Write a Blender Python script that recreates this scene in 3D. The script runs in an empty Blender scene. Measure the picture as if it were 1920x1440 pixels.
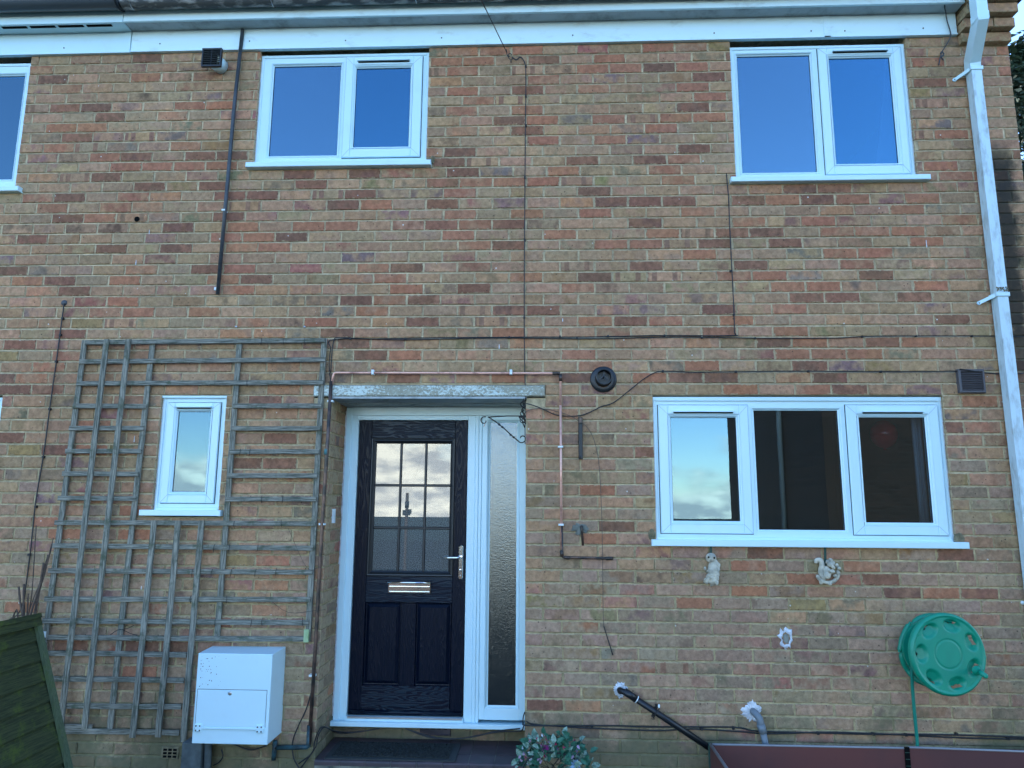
import bpy, math, random, numpy as np
from mathutils import Vector, Matrix, noise
random.seed(7)
S = bpy.context.scene
R = math.radians
PI = math.pi
# ------------------------------------------------------------------ camera
CAM = Vector((0.0, -4.5388, 1.545)); YAW, PITCH, ROLL, FPX = .0443, .167, .0068, 1350.0
_f = Vector((-math.sin(YAW)*math.cos(PITCH), math.cos(YAW)*math.cos(PITCH), math.sin(PITCH)))
_r0 = Vector((math.cos(YAW), math.sin(YAW), 0)); _u0 = _r0.cross(_f)
_r = _r0*math.cos(ROLL)+_u0*math.sin(ROLL); _u = -_r0*math.sin(ROLL)+_u0*math.cos(ROLL)
cd = bpy.data.cameras.new('camera'); co = bpy.data.objects.new('camera', cd); S.collection.objects.link(co)
cd.sensor_width = 36; cd.lens = FPX/1920*36; cd.clip_end = 2000; cd.clip_start = .05
co.matrix_world = Matrix(((_r.x, _u.x, -_f.x, CAM.x), (_r.y, _u.y, -_f.y, CAM.y), (_r.z, _u.z, -_f.z, CAM.z), (0, 0, 0, 1)))
S.camera = co
# ------------------------------------------------------------------ sky, sun, exposure
SUN_EL, SUN_AZ = R(30), R(-24)          # the sun stands low behind the house
W = bpy.data.worlds.new('World'); S.world = W; W.use_nodes = True
wn, wl = W.node_tree.nodes, W.node_tree.links; wn.clear()
def N(nt, typ, **kw):
    n = nt.nodes.new(typ)
    for k, v in kw.items():
        if k in n.bl_rna.properties: setattr(n, k, v)
        else: n.inputs[k.replace('_', ' ')].default_value = v
    return n
nt = W.node_tree
sky = N(nt, 'ShaderNodeTexSky'); sky.sky_type = 'NISHITA'; sky.sun_disc = False
sky.sun_elevation = SUN_EL; sky.sun_rotation = SUN_AZ; sky.air_density = 1.0; sky.dust_density = .15; sky.ozone_density = 3.5
tc = N(nt, 'ShaderNodeTexCoord'); sx = N(nt, 'ShaderNodeSeparateXYZ'); wl.new(tc.outputs['Generated'], sx.inputs[0])
mp = N(nt, 'ShaderNodeMapping'); mp.inputs['Scale'].default_value = (3.6, 3.6, 9); mp.inputs['Location'].default_value = (.3, .2, .4)
wl.new(tc.outputs['Generated'], mp.inputs[0])
cn = N(nt, 'ShaderNodeTexNoise'); cn.inputs['Scale'].default_value = 1.5; cn.inputs['Detail'].default_value = 7; cn.inputs['Roughness'].default_value = .55
wl.new(mp.outputs[0], cn.inputs['Vector'])
el = N(nt, 'ShaderNodeMapRange'); el.inputs[1].default_value = -.02; el.inputs[2].default_value = .135; el.inputs[3].default_value = .25; el.inputs[4].default_value = -.30
wl.new(sx.outputs['Z'], el.inputs[0])
ad = N(nt, 'ShaderNodeMath', operation='ADD'); wl.new(cn.outputs[0], ad.inputs[0]); wl.new(el.outputs[0], ad.inputs[1])
vd = N(nt, 'ShaderNodeVectorMath', operation='DOT_PRODUCT'); vd.inputs[1].default_value = Vector((-.15, -1, .07)).normalized(); wl.new(tc.outputs['Generated'], vd.inputs[0])   # a taller cloud bank over the road
bk = N(nt, 'ShaderNodeMapRange'); bk.inputs[1].default_value = .978; bk.inputs[2].default_value = .996; bk.inputs[3].default_value = 0; bk.inputs[4].default_value = .26; wl.new(vd.outputs['Value'], bk.inputs[0])
ad2 = N(nt, 'ShaderNodeMath', operation='ADD'); wl.new(ad.outputs[0], ad2.inputs[0]); wl.new(bk.outputs[0], ad2.inputs[1]); ad = ad2
cm = N(nt, 'ShaderNodeMapRange'); cm.inputs[1].default_value = .46; cm.inputs[2].default_value = .64; cm.interpolation_type = 'SMOOTHSTEP'
wl.new(ad.outputs[0], cm.inputs[0])
cn2 = N(nt, 'ShaderNodeTexNoise'); cn2.inputs['Scale'].default_value = 6.5; cn2.inputs['Detail'].default_value = 6; wl.new(mp.outputs[0], cn2.inputs['Vector'])
cr = N(nt, 'ShaderNodeMix', data_type='RGBA')
cr.inputs[6].default_value = (4.6, 5.0, 5.2, 1); cr.inputs[7].default_value = (9.8, 10.0, 8.8, 1)
cs = N(nt, 'ShaderNodeMapRange'); cs.inputs[1].default_value = .38; cs.inputs[2].default_value = .60; wl.new(cn2.outputs[0], cs.inputs[0]); wl.new(cs.outputs[0], cr.inputs[0])
mx = N(nt, 'ShaderNodeMix', data_type='RGBA'); wl.new(cm.outputs[0], mx.inputs[0]); tn = N(nt, 'ShaderNodeMix', data_type='RGBA'); tn.blend_type = 'MULTIPLY'; tn.inputs[0].default_value = 1; tn.inputs[7].default_value = (.92, 1.0, 1.08, 1); wl.new(sky.outputs[0], tn.inputs[6]); wl.new(tn.outputs[2], mx.inputs[6]); wl.new(cr.outputs[2], mx.inputs[7])
bg = N(nt, 'ShaderNodeBackground'); bg.inputs[1].default_value = .13; wl.new(mx.outputs[2], bg.inputs[0])
wo = N(nt, 'ShaderNodeOutputWorld'); wl.new(bg.outputs[0], wo.inputs[0])
ld = bpy.data.lights.new('sun', 'SUN'); ld.energy = 2.0; ld.angle = R(.5); ld.color = (1, .9, .76)
lo = bpy.data.objects.new('sun', ld); S.collection.objects.link(lo)
sd = Vector((math.sin(SUN_AZ)*math.cos(SUN_EL), math.cos(SUN_AZ)*math.cos(SUN_EL), math.sin(SUN_EL)))
lo.rotation_euler = sd.to_track_quat('Z', 'Y').to_euler()
S.view_settings.view_transform = 'Standard'; S.view_settings.look = 'None'; S.view_settings.gamma = 1
S.view_settings.exposure = 2.31; S.view_settings.use_curve_mapping = False
S.cycles.max_bounces = 8; S.cycles.transparent_max_bounces = 12; S.cycles.use_denoising = True

# ------------------------------------------------------------------ helpers
def at(px, py, Y=0.0):
    "point of the place at depth Y seen at photo pixel px, py"
    d = _f + _r*((px-960)/FPX) + _u*(-(py-720)/FPX)
    return CAM + d*((Y-CAM.y)/d.y)
class MB:
    def __init__(s): s.v = []; s.f = []; s.sm = []
    def add(s, vs, fs, smooth=False):
        o = len(s.v); s.v += [tuple(p) for p in vs]; s.f += [tuple(i+o for i in f) for f in fs]; s.sm += [smooth]*len(fs)
        return s
    def box(s, x0, x1, y0, y1, z0, z1):
        return s.add([(x0,y0,z0),(x1,y0,z0),(x1,y1,z0),(x0,y1,z0),(x0,y0,z1),(x1,y0,z1),(x1,y1,z1),(x0,y1,z1)],
                     [(0,3,2,1),(4,5,6,7),(0,1,5,4),(1,2,6,5),(2,3,7,6),(3,0,4,7)])
    def bbox(s, x0, x1, y0, y1, z0, z1, b=.002):
        "box with bevelled front edges (front faces -Y)"
        v = [(x0+b,y0,z0+b),(x1-b,y0,z0+b),(x1-b,y0,z1-b),(x0+b,y0,z1-b),(x0,y0+b,z0),(x1,y0+b,z0),(x1,y0+b,z1),(x0,y0+b,z1),
             (x0,y1,z0),(x1,y1,z0),(x1,y1,z1),(x0,y1,z1)]
        f = [(0,1,2,3)]
        for i in range(4):
            j = (i+1) % 4; f += [(4+i,4+j,j,i),(8+i,8+j,4+j,4+i)]
        f.append((11,10,9,8)); return s.add(v, f)
    def obb(s, p0, p1, w, h, side):
        "bar from p0 to p1; w across (along side), h thickness"
        p0, p1 = Vector(p0), Vector(p1); d = (p1-p0).normalized(); sd = Vector(side); sd = (sd-d*sd.dot(d)).normalized(); n = d.cross(sd)
        vs = []
        for p in (p0, p1):
            for a, b in ((-1,-1),(1,-1),(1,1),(-1,1)): vs.append(p+sd*(a*w/2)+n*(b*h/2))
        return s.add(vs, [(0,3,2,1),(4,5,6,7),(0,1,5,4),(1,2,6,5),(2,3,7,6),(3,0,4,7)])
    def tube(s, pts, r, n=10, cap=True, smooth=True):
        pts = [Vector(p) for p in pts]; rs = r if isinstance(r, (list, tuple)) else [r]*len(pts)
        up = Vector((0.01, .02, 1)); vs = []; prev = None
        for i, p in enumerate(pts):
            d = (pts[min(i+1, len(pts)-1)]-pts[max(i-1, 0)]).normalized()
            if prev is None:
                a = d.cross(up); a = a if a.length > .05 else d.cross(Vector((1, 0, 0))); a.normalize()
            else:
                a = (prev-d*prev.dot(d)).normalized()
            prev = a; b = d.cross(a)
            for k in range(n):
                t = 2*PI*k/n; vs.append(p+(a*math.cos(t)+b*math.sin(t))*rs[i])
        fs = [(i*n+k, i*n+(k+1) % n, (i+1)*n+(k+1) % n, (i+1)*n+k) for i in range(len(pts)-1) for k in range(n)]
        s.add(vs, fs, smooth)
        if cap:
            o = len(s.v)-len(vs); s.f += [tuple(o+k for k in range(n))[::-1], tuple(o+(len(pts)-1)*n+k for k in range(n))]; s.sm += [False]*2
        return s
    def lathe(s, c, axis, prof, n=32, smooth=True):
        "prof: (radius, distance along axis)"
        c = Vector(c); ax = Vector(axis).normalized(); a = ax.cross(Vector((.3, .2, 1))).normalized(); b = ax.cross(a)
        vs = []
        for r, h in prof:
            for k in range(n):
                t = 2*PI*k/n; vs.append(c+ax*h+(a*math.cos(t)+b*math.sin(t))*r)
        fs = [(i*n+k, i*n+(k+1) % n, (i+1)*n+(k+1) % n, (i+1)*n+k) for i in range(len(prof)-1) for k in range(n)]
        return s.add(vs, fs, smooth)
    def ball(s, c, rx, ry, rz, rot=None, n=12, m=8, j=0, fn=None):
        c = Vector(c); vs = []
        for i in range(m+1):
            ph = PI*i/m
            for k in range(n):
                t = 2*PI*k/n; p = Vector((rx*math.sin(ph)*math.cos(t), ry*math.sin(ph)*math.sin(t), rz*math.cos(ph)))
                if j: p *= 1+j*(noise.noise((p+c)*60))
                if rot: p = rot @ p
                vs.append(c+p)
        fs = [(i*n+k, (i+1)*n+k, (i+1)*n+(k+1) % n, i*n+(k+1) % n) for i in range(m) for k in range(n)]
        return s.add(vs, fs, True)
    def ring(s, x0, x1, z0, z1, prof, close=False):
        "mitred frame; prof: (inset, y)"
        vs = []
        for i, y in prof: vs += [(x0+i,y,z0+i),(x1-i,y,z0+i),(x1-i,y,z1-i),(x0+i,y,z1-i)]
        fs = []
        for k in range(len(prof)-1):
            for i in range(4):
                j = (i+1) % 4; fs.append((4*k+i, 4*k+j, 4*k+4+j, 4*k+4+i))
        return s.add(vs, fs)
    def build(s, name, mat=None, parent=None, **props):
        me = bpy.data.meshes.new(name); me.from_pydata(s.v, [], s.f)
        if any(s.sm): me.polygons.foreach_set('use_smooth', s.sm)
        me.update()
        o = bpy.data.objects.new(name, me); S.collection.objects.link(o)
        if mat: me.materials.append(mat)
        if parent: o.parent = parent
        for k, v in props.items(): o[k] = v
        return o
def tag(o, label, cat, group=None):
    o['label'] = label; o['category'] = cat
    if group: o['group'] = group
    return o
def thing(name, label, cat, loc=(0, 0, 0), group=None):
    o = bpy.data.objects.new(name, None); S.collection.objects.link(o); o.location = loc
    return tag(o, label, cat, group)
def attach(o, root):                       # parent keeping world-space mesh coordinates
    o.parent = root; o.matrix_parent_inverse = Matrix.Translation(root.location).inverted(); return o
def part(mb, name, mat, root, **props):
    o = mb.build(name, mat, None, **props)
    return attach(o, root) if root.type == 'EMPTY' else _att(o, root)
def _att(o, p):
    o.parent = p; return o
def smooth_path(pts, n=8):
    P = [Vector(p) for p in pts]; P = [P[0]*2-P[1]]+P+[P[-1]*2-P[-2]]; out = []
    for i in range(1, len(P)-2):
        for k in range(n):
            t = k/n; a, b, c, d = P[i-1], P[i], P[i+1], P[i+2]
            out.append(.5*((2*b)+(c-a)*t+(2*a-5*b+4*c-d)*t*t+(3*b-a-3*c+d)*t*t*t))
    out.append(P[-2]); return out

# ------------------------------------------------------------------ materials
def mat(name, col=(.5, .5, .5), rough=.6, metal=0, spec=.5):
    m = bpy.data.materials.new(name); m.use_nodes = True; b = m.node_tree.nodes['Principled BSDF']
    b.inputs['Base Color'].default_value = (*col, 1); b.inputs['Roughness'].default_value = rough
    b.inputs['Metallic'].default_value = metal; b.inputs['Specular IOR Level'].default_value = spec
    return m
def L(m, a, ao, b, bi): m.node_tree.links.new(a.outputs[ao], b.inputs[bi])
def objco(m, scale=(1, 1, 1)):
    t = N(m.node_tree, 'ShaderNodeNewGeometry'); p = N(m.node_tree, 'ShaderNodeMapping'); p.inputs['Scale'].default_value = scale
    L(m, t, 'Position', p, 0); return p
def nz(m, src, scale, detail=4, rough=.55):
    n = N(m.node_tree, 'ShaderNodeTexNoise'); n.inputs['Scale'].default_value = scale; n.inputs['Detail'].default_value = detail
    n.inputs['Roughness'].default_value = rough; L(m, src, 0, n, 'Vector'); return n
def rng(m, src, so, a, b, c=0, d=1, smooth=False):
    n = N(m.node_tree, 'ShaderNodeMapRange'); n.inputs[1].default_value = a; n.inputs[2].default_value = b
    n.inputs[3].default_value = c; n.inputs[4].default_value = d
    if smooth: n.interpolation_type = 'SMOOTHSTEP'
    L(m, src, so, n, 0); return n
def mixc(m, fac, a, b, mode='MIX'):
    n = N(m.node_tree, 'ShaderNodeMix', data_type='RGBA'); n.blend_type = mode
    for idx, x in ((0, fac), (6, a), (7, b)):
        if isinstance(x, tuple) and isinstance(x[0], bpy.types.Node): L(m, x[0], x[1], n, idx)
        elif isinstance(x, (int, float)): n.inputs[idx].default_value = x
        else: n.inputs[idx].default_value = (*x, 1)
    return n
def math_(m, op, a, b=0.0, c=None):
    n = N(m.node_tree, 'ShaderNodeMath', operation=op)
    for i, x in enumerate((a, b) if c is None else (a, b, c)):
        if isinstance(x, tuple): L(m, x[0], x[1], n, i)
        else: n.inputs[i].default_value = x
    return n
def bump(m, h, ho, strength=.4, dist=.002):
    b = N(m.node_tree, 'ShaderNodeBump'); b.inputs['Strength'].default_value = strength; b.inputs['Distance'].default_value = dist
    L(m, h, ho, b, 'Height'); L(m, b, 0, m.node_tree.nodes['Principled BSDF'], 'Normal'); return b
def setc(m, n, o=2): L(m, n, o, m.node_tree.nodes['Principled BSDF'], 'Base Color')
def mottled(name, c1, c2, scale=8, rough=.7, b=.3, bd=.002, spec=.4, lo=.4, hi=.6, metal=0, stretch=(1, 1, 1), bscale=None):
    m = mat(name, c1, rough, metal, spec); p = objco(m, stretch); n = nz(m, p, scale, 6); r = rng(m, n, 0, lo, hi)
    setc(m, mixc(m, (r, 0), c1, c2)); n2 = nz(m, p, bscale or scale*6, 5); bump(m, n2, 0, b, bd); return m

def brick_mat():
    m = mat('brick', rough=.92, spec=.22); nt = m.node_tree; geo = N(nt, 'ShaderNodeNewGeometry')
    def A(n): a = N(nt, 'ShaderNodeAttribute'); a.attribute_name = n; return a
    c1, c2, loc, dm = A('c1'), A('c2'), A('loc'), A('dims')
    sl = N(nt, 'ShaderNodeSeparateXYZ'); L(m, loc, 'Vector', sl, 0)
    sp = N(nt, 'ShaderNodeSeparateColor'); L(m, dm, 'Color', sp, 0)        # w, h, seed ; alpha = kind
    P = (geo, 'Position')
    # offset position per brick
    off = N(nt, 'ShaderNodeVectorMath', operation='SCALE'); off.inputs[0].default_value = (9.1, 5.3, 7.7); L(m, sp, 2, off, 'Scale')
    pv = N(nt, 'ShaderNodeVectorMath', operation='ADD'); L(m, geo, 'Position', pv, 0); L(m, off, 0, pv, 1)
    nA = nz(m, pv, 11, 3); mk = rng(m, nA, 0, .42, .64, 0, 1, True)
    # vertical kiss-mark bands
    bx = math_(m, 'MULTIPLY', (sl, 0), 14.0); bs = math_(m, 'ADD', (bx, 0), (sp, 2)); nB = N(nt, 'ShaderNodeTexNoise'); nB.noise_dimensions = '1D'
    nB.inputs['Scale'].default_value = 1.6; nB.inputs['Detail'].default_value = .4; L(m, bs, 0, nB, 'W'); mb = rng(m, nB, 0, .52, .57, 0, 1, True)
    isb = math_(m, 'GREATER_THAN', (dm, 'Alpha'), 1.5)
    mk2 = N(nt, 'ShaderNodeMix'); L(m, isb, 0, mk2, 0); L(m, mk, 0, mk2, 2); L(m, mb, 0, mk2, 3)
    base = mixc(m, (mk2, 0), (c1, 'Color'), (c2, 'Color'))
    # mottling
    n1 = nz(m, pv, 34, 6, .62); r1 = rng(m, n1, 0, .3, .7, .70, 1.28); v1 = mixc(m, 1.0, (base, 2), (r1, 0), 'MULTIPLY')
    n2 = nz(m, pv, 330, 3, .6); r2 = rng(m, n2, 0, .3, .7, .84, 1.16); v2 = mixc(m, 1.0, (v1, 2), (r2, 0), 'MULTIPLY')
    # soft edges of each brick paler
    # pits
    vo = N(nt, 'ShaderNodeTexVoronoi'); vo.inputs['Scale'].default_value = 46; L(m, pv, 0, vo, 'Vector')
    pr = N(nt, 'ShaderNodeSeparateColor'); L(m, vo, 'Color', pr, 0)
    thr = rng(m, pr, 0, .80, 1.0, -.02, .24); pit = math_(m, 'LESS_THAN', (vo, 'Distance'), (thr, 0))
    v3 = mixc(m, (pit, 0), (v2, 2), (.05, .038, .028))
    pf = math_(m, 'MULTIPLY', (pit, 0), .75); L(m, pf, 0, v3, 0)
    # white lime flecks
    vw = N(nt, 'ShaderNodeTexVoronoi'); vw.inputs['Scale'].default_value = 17; L(m, geo, 'Position', vw, 'Vector')
    pw = N(nt, 'ShaderNodeSeparateColor'); L(m, vw, 'Color', pw, 0); tw = rng(m, pw, 1, .965, 1.0, -.01, .09); fw = math_(m, 'LESS_THAN', (vw, 'Distance'), (tw, 0))
    v3 = mixc(m, (fw, 0), (v3, 2), (.62, .60, .54))
    # mortar smears at the edges
    ex = math_(m, 'SUBTRACT', (sp, 0), (sl, 0)); mn = math_(m, 'MINIMUM', (ex, 0), (sl, 0)); ez = math_(m, 'SUBTRACT', (sp, 1), (sl, 2)); mz = math_(m, 'MINIMUM', (ez, 0), (sl, 2))
    ed = math_(m, 'MINIMUM', (mn, 0), (mz, 0)); ne = nz(m, geo, 42, 4, .65); re = rng(m, ne, 0, .42, .72, -.001, .011)
    em = math_(m, 'SUBTRACT', (re, 0), (ed, 0)); ef = rng(m, em, 0, -.0015, .0025, 0, .8)
    v4 = mixc(m, (ef, 0), (v3, 2), (.45, .35, .21))
    # grime film, broad
    ng = nz(m, geo, .9, 5, .6); rg = rng(m, ng, 0, .3, .72, .88, 1.10); v5 = mixc(m, 1.0, (v4, 2), (rg, 0), 'MULTIPLY')
    v6 = stains(m, v5, geo)
    setc(m, v6)
    h1 = math_(m, 'MULTIPLY', (n2, 0), .35); h2 = math_(m, 'ADD', (h1, 0), (n1, 0)); h3 = math_(m, 'SUBTRACT', (h2, 0), (pit, 0)); bump(m, h3, 0, .55, .0022)
    return m
def stains(m, src, geo):
    "black algae streak by the rain pipe, green film on the damp foot of the wall"
    nt = m.node_tree; s = N(nt, 'ShaderNodeSeparateXYZ'); L(m, geo, 'Position', s, 0)
    nn = nz(m, geo, 5.5, 6, .65); dx = math_(m, 'SUBTRACT', (s, 0), 2.985); ab = math_(m, 'ABSOLUTE', (dx, 0)); nx = math_(m, 'MULTIPLY', (nn, 0), .30)
    sm = math_(m, 'ADD', (ab, 0), (nx, 0)); hx = rng(m, sm, 0, .19, .27, 1, 0, True)
    top = rng(m, s, 2, 3.75, 4.0, 1, 0, True); bot = rng(m, s, 2, 1.9, 2.7, 0, 1, True); a = math_(m, 'MULTIPLY', (top, 0), (bot, 0)); f = math_(m, 'MULTIPLY', (a, 0), (hx, 0))
    f2 = math_(m, 'MULTIPLY', (f, 0), .9); o1 = mixc(m, (f2, 0), (src, 2), (.022, .024, .02))
    ng = nz(m, geo, 3.2, 6, .65); gz = rng(m, s, 2, .0, .75, .30, -.22); gs = math_(m, 'ADD', (ng, 0), (gz, 0)); gf = rng(m, gs, 0, .52, .78, 0, .75, True)
    o2 = mixc(m, (gf, 0), (o1, 2), (.105, .115, .062)); return o2
def mortar_mat():
    m = mat('mortar', rough=.95, spec=.15); geo = N(m.node_tree, 'ShaderNodeNewGeometry')
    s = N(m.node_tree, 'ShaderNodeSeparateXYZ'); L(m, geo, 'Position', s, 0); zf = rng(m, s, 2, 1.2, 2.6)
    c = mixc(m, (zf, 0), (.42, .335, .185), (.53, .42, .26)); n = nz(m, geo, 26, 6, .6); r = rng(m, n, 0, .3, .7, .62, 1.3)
    c2 = mixc(m, 1.0, (c, 2), (r, 0), 'MULTIPLY'); n3 = nz(m, geo, 1.4, 4); r3 = rng(m, n3, 0, .3, .7, .8, 1.2); c3 = mixc(m, 1.0, (c2, 2), (r3, 0), 'MULTIPLY')
    setc(m, stains(m, c3, geo)); n2 = nz(m, geo, 150, 4); bump(m, n2, 0, .7, .003); return m
M = {}
M['brick'] = brick_mat(); M['mortar'] = mortar_mat()
def plastic(name, c, rough=.32, dirt=.0, dc=(.2, .2, .16), dscale=3, lo=.5, hi=.75, stretch=(1, 1, 1)):
    m = mat(name, c, rough, 0, .5); p = objco(m, stretch); n = nz(m, p, dscale, 7, .65); r = rng(m, n, 0, lo, hi, 0, dirt, True)
    setc(m, mixc(m, (r, 0), c, dc)); n2 = nz(m, p, 9, 2); bump(m, n2, 0, .12, .004); return m
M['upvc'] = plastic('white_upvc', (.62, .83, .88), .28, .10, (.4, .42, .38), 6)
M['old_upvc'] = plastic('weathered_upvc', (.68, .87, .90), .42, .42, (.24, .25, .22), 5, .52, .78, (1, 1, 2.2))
M['seam'] = mat('seam_grey', (.30, .38, .42), .6)
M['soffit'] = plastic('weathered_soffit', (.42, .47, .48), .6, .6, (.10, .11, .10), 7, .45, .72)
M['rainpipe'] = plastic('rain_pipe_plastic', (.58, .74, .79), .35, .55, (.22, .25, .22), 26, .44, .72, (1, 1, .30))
M['rainpipe_side'] = M['rainpipe']
M['gutter_old'] = mottled('lichened_gutter', (.10, .11, .11), (.42, .42, .40), 9, .8, .6, .003, .3, .48, .62, 0, (1, 2.2, 2.2))
M['gutter_new'] = mat('grey_gutter', (.06, .075, .085), .35)
M['black'] = mat('black_plastic', (.008, .011, .014), .38)
M['void'] = mat('dark_void', (.004, .004, .004), .9, 0, .1)
M['cable'] = mat('black_cable', (.012, .013, .015), .5)
M['browncable'] = mat('brown_cable', (.10, .075, .055), .6)
M['chrome'] = mat('chrome', (.86, .88, .88), .09, 1)
M['steel'] = mat('brushed_steel', (.6, .6, .6), .3, 1)
M['copper'] = mottled('copper', (.80, .44, .33), (.42, .20, .15), 14, .33, .2, .001, .5, .50, .68, .35)
M['copper_dark'] = mottled('tarnished_copper', (.16, .10, .075), (.05, .045, .04), 14, .4, .2, .001, .5, .4, .6, .6)
M['bluepipe'] = mottled('painted_blue_pipe', (.03, .085, .10), (.015, .03, .035), 20, .5)
M['greypipe'] = mat('grey_waste_pipe', (.16, .19, .21), .35)
M['overflow'] = mottled('old_grey_pipe', (.055, .065, .075), (.035, .04, .045), 12, .4)
M['concrete'] = mottled('concrete', (.30, .31, .27), (.16, .17, .14), 9, .95, .7, .004)
M['plaster'] = mottled('white_plaster', (.72, .74, .76), (.5, .52, .54), 20, .95, .9, .006)
M['patch'] = mottled('damp_mortar_patch', (.13, .115, .065), (.24, .20, .12), 20, .95, .8, .004)
M['iron_grey'] = mat('grey_black_plastic', (.035, .042, .045), .45)
M['iron'] = mat('black_iron', (.010, .012, .012), .45)
M['bed'] = mottled('brown_painted_steel', (.095, .038, .036), (.13, .042, .036), 2, .5, .1, .001)
M['bedrim'] = mat('worn_steel_rim', (.26, .27, .29), .4, .2)
M['green_dark'] = mat('dark_green_strap', (.012, .06, .045), .5)
M['teal'] = plastic('teal_plastic', (.0008, .26, .155), .42, .35, (.004, .19, .12), 9, .42, .7)
M['teal2'] = plastic('teal_hose', (.003, .20, .14), .42)
M['teal_shade'] = plastic('hose_painted_shade', (.004, .05, .04), .5)  # same hose, colour darkened to stand in for shade inside the reel
M['stone'] = mottled('cast_stone', (.58, .54, .42), (.36, .34, .27), 22, .95, .7, .002)
M['tile'] = mottled('quarry_tile', (.072, .050, .058), (.05, .04, .046), 10, .5, .3, .001)
M['rubber'] = mottled('black_mat', (.010, .014, .013), (.03, .036, .033), 60, .95, 1, .004)
M['rubber_edge'] = mat('mat_edge', (.028, .034, .034), .7)
M['soil'] = mottled('soil', (.05, .04, .028), (.025, .02, .015), 10, 1, 1, .02)
M['ground'] = mottled('gravel_ground', (.17, .155, .13), (.08, .075, .06), 28, 1, 1, .02)
M['block'] = mottled('blue_grey_timber', (.11, .135, .14), (.06, .075, .075), 9, .85, .5, .002)
M['lead'] = mottled('roof_tile', (.035, .036, .036), (.022, .024, .024), 5, .9)
M['room'] = mat('room_wall', (.16, .14, .12), .9)
M['curtain'] = mat('pale_curtain', (.35, .38, .42), .9)
M['balloon'] = mat('red_balloon', (.5, .01, .02), .12)
M['twig'] = mottled('dry_twig', (.12, .085, .06), (.07, .05, .04), 30, .9)
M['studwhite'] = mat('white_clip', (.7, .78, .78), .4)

def wood(name, c1, c2, c3, rough=.85, axis=2):
    m = mat(name, c1, rough, 0, .3); sc = [95, 95, 95]; sc[axis] = 5
    g = objco(m, tuple(sc)); n = nz(m, g, 1.6, 6, .65); r = rng(m, n, 0, .40, .62); a = mixc(m, (r, 0), c1, c2)
    g2 = objco(m); n2 = nz(m, g2, 11, 6, .7); r2 = rng(m, n2, 0, .50, .70, 0, .8, True); b = mixc(m, (r2, 0), (a, 2), c3)
    setc(m, b); bump(m, n, 0, .6, .002); return m
M['slat_v'] = wood('grey_slat_upright', (.080, .085, .065), (.33, .31, .25), (.06, .08, .045))
M['slat_h'] = wood('grey_slat_level', (.075, .08, .062), (.31, .295, .24), (.055, .075, .04), axis=0)
M['fence'] = wood('mossy_board', (.032, .040, .017), (.065, .075, .028), (.085, .115, .018), axis=1)
M['fence2'] = wood('mossy_batten', (.075, .10, .055), (.12, .15, .08), (.09, .13, .04))

def flaky():
    m = mat('flaking_white_paint', rough=.85); g = objco(m, (1, 1, 1.6)); n = nz(m, g, 55, 8, .75); n2 = nz(m, g, 3.2, 3); sx_ = N(m.node_tree, 'ShaderNodeSeparateXYZ'); L(m, g, 0, sx_, 0); xr = rng(m, sx_, 0, -1.4, 0, .025, -.06); a0_ = math_(m, 'MULTIPLY_ADD', (n2, 0), .5, (n, 0)); a = math_(m, 'ADD', (a0_, 0), (xr, 0))
    r = rng(m, a, 0, .735, .775, 0, 1); n3 = nz(m, g, 40, 5); r3 = rng(m, n3, 0, .3, .7); base = mixc(m, (r3, 0), (.27, .26, .19), (.40, .39, .30))
    setc(m, mixc(m, (r, 0), (base, 2), (.62, .69, .62))); s = math_(m, 'ADD', (r, 0), (n3, 0)); bump(m, s, 0, .5, .002); return m
M['lintel'] = flaky()

def door_mat(name, axis, con=1.0):
    m = mat(name, (.0015, .004, .018), .3, 0, .15); sc = [20, 20, 20]; sc[axis] = 2.2
    g = objco(m, tuple(sc)); n0 = nz(m, g, .8, 2, .5)
    mu = math_(m, 'MULTIPLY', (n0, 0), 95.0); si = math_(m, 'SINE', (mu, 0)); r = rng(m, si, 0, -.4, .7, 0, 1, True)
    setc(m, mixc(m, (r, 0), (.0002, .0030, .0125), (.0005+.022*con, .0028+.034*con, .0105+.040*con)))
    rr = rng(m, r, 0, 0, 1, .40, .26); L(m, rr, 0, m.node_tree.nodes['Principled BSDF'], 'Roughness'); bump(m, r, 0, .5, .0010); return m
M['door_v'] = door_mat('navy_door_upright_grain', 2, .13); M['door_h'] = door_mat('navy_door_level_grain', 0, .75)

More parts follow.
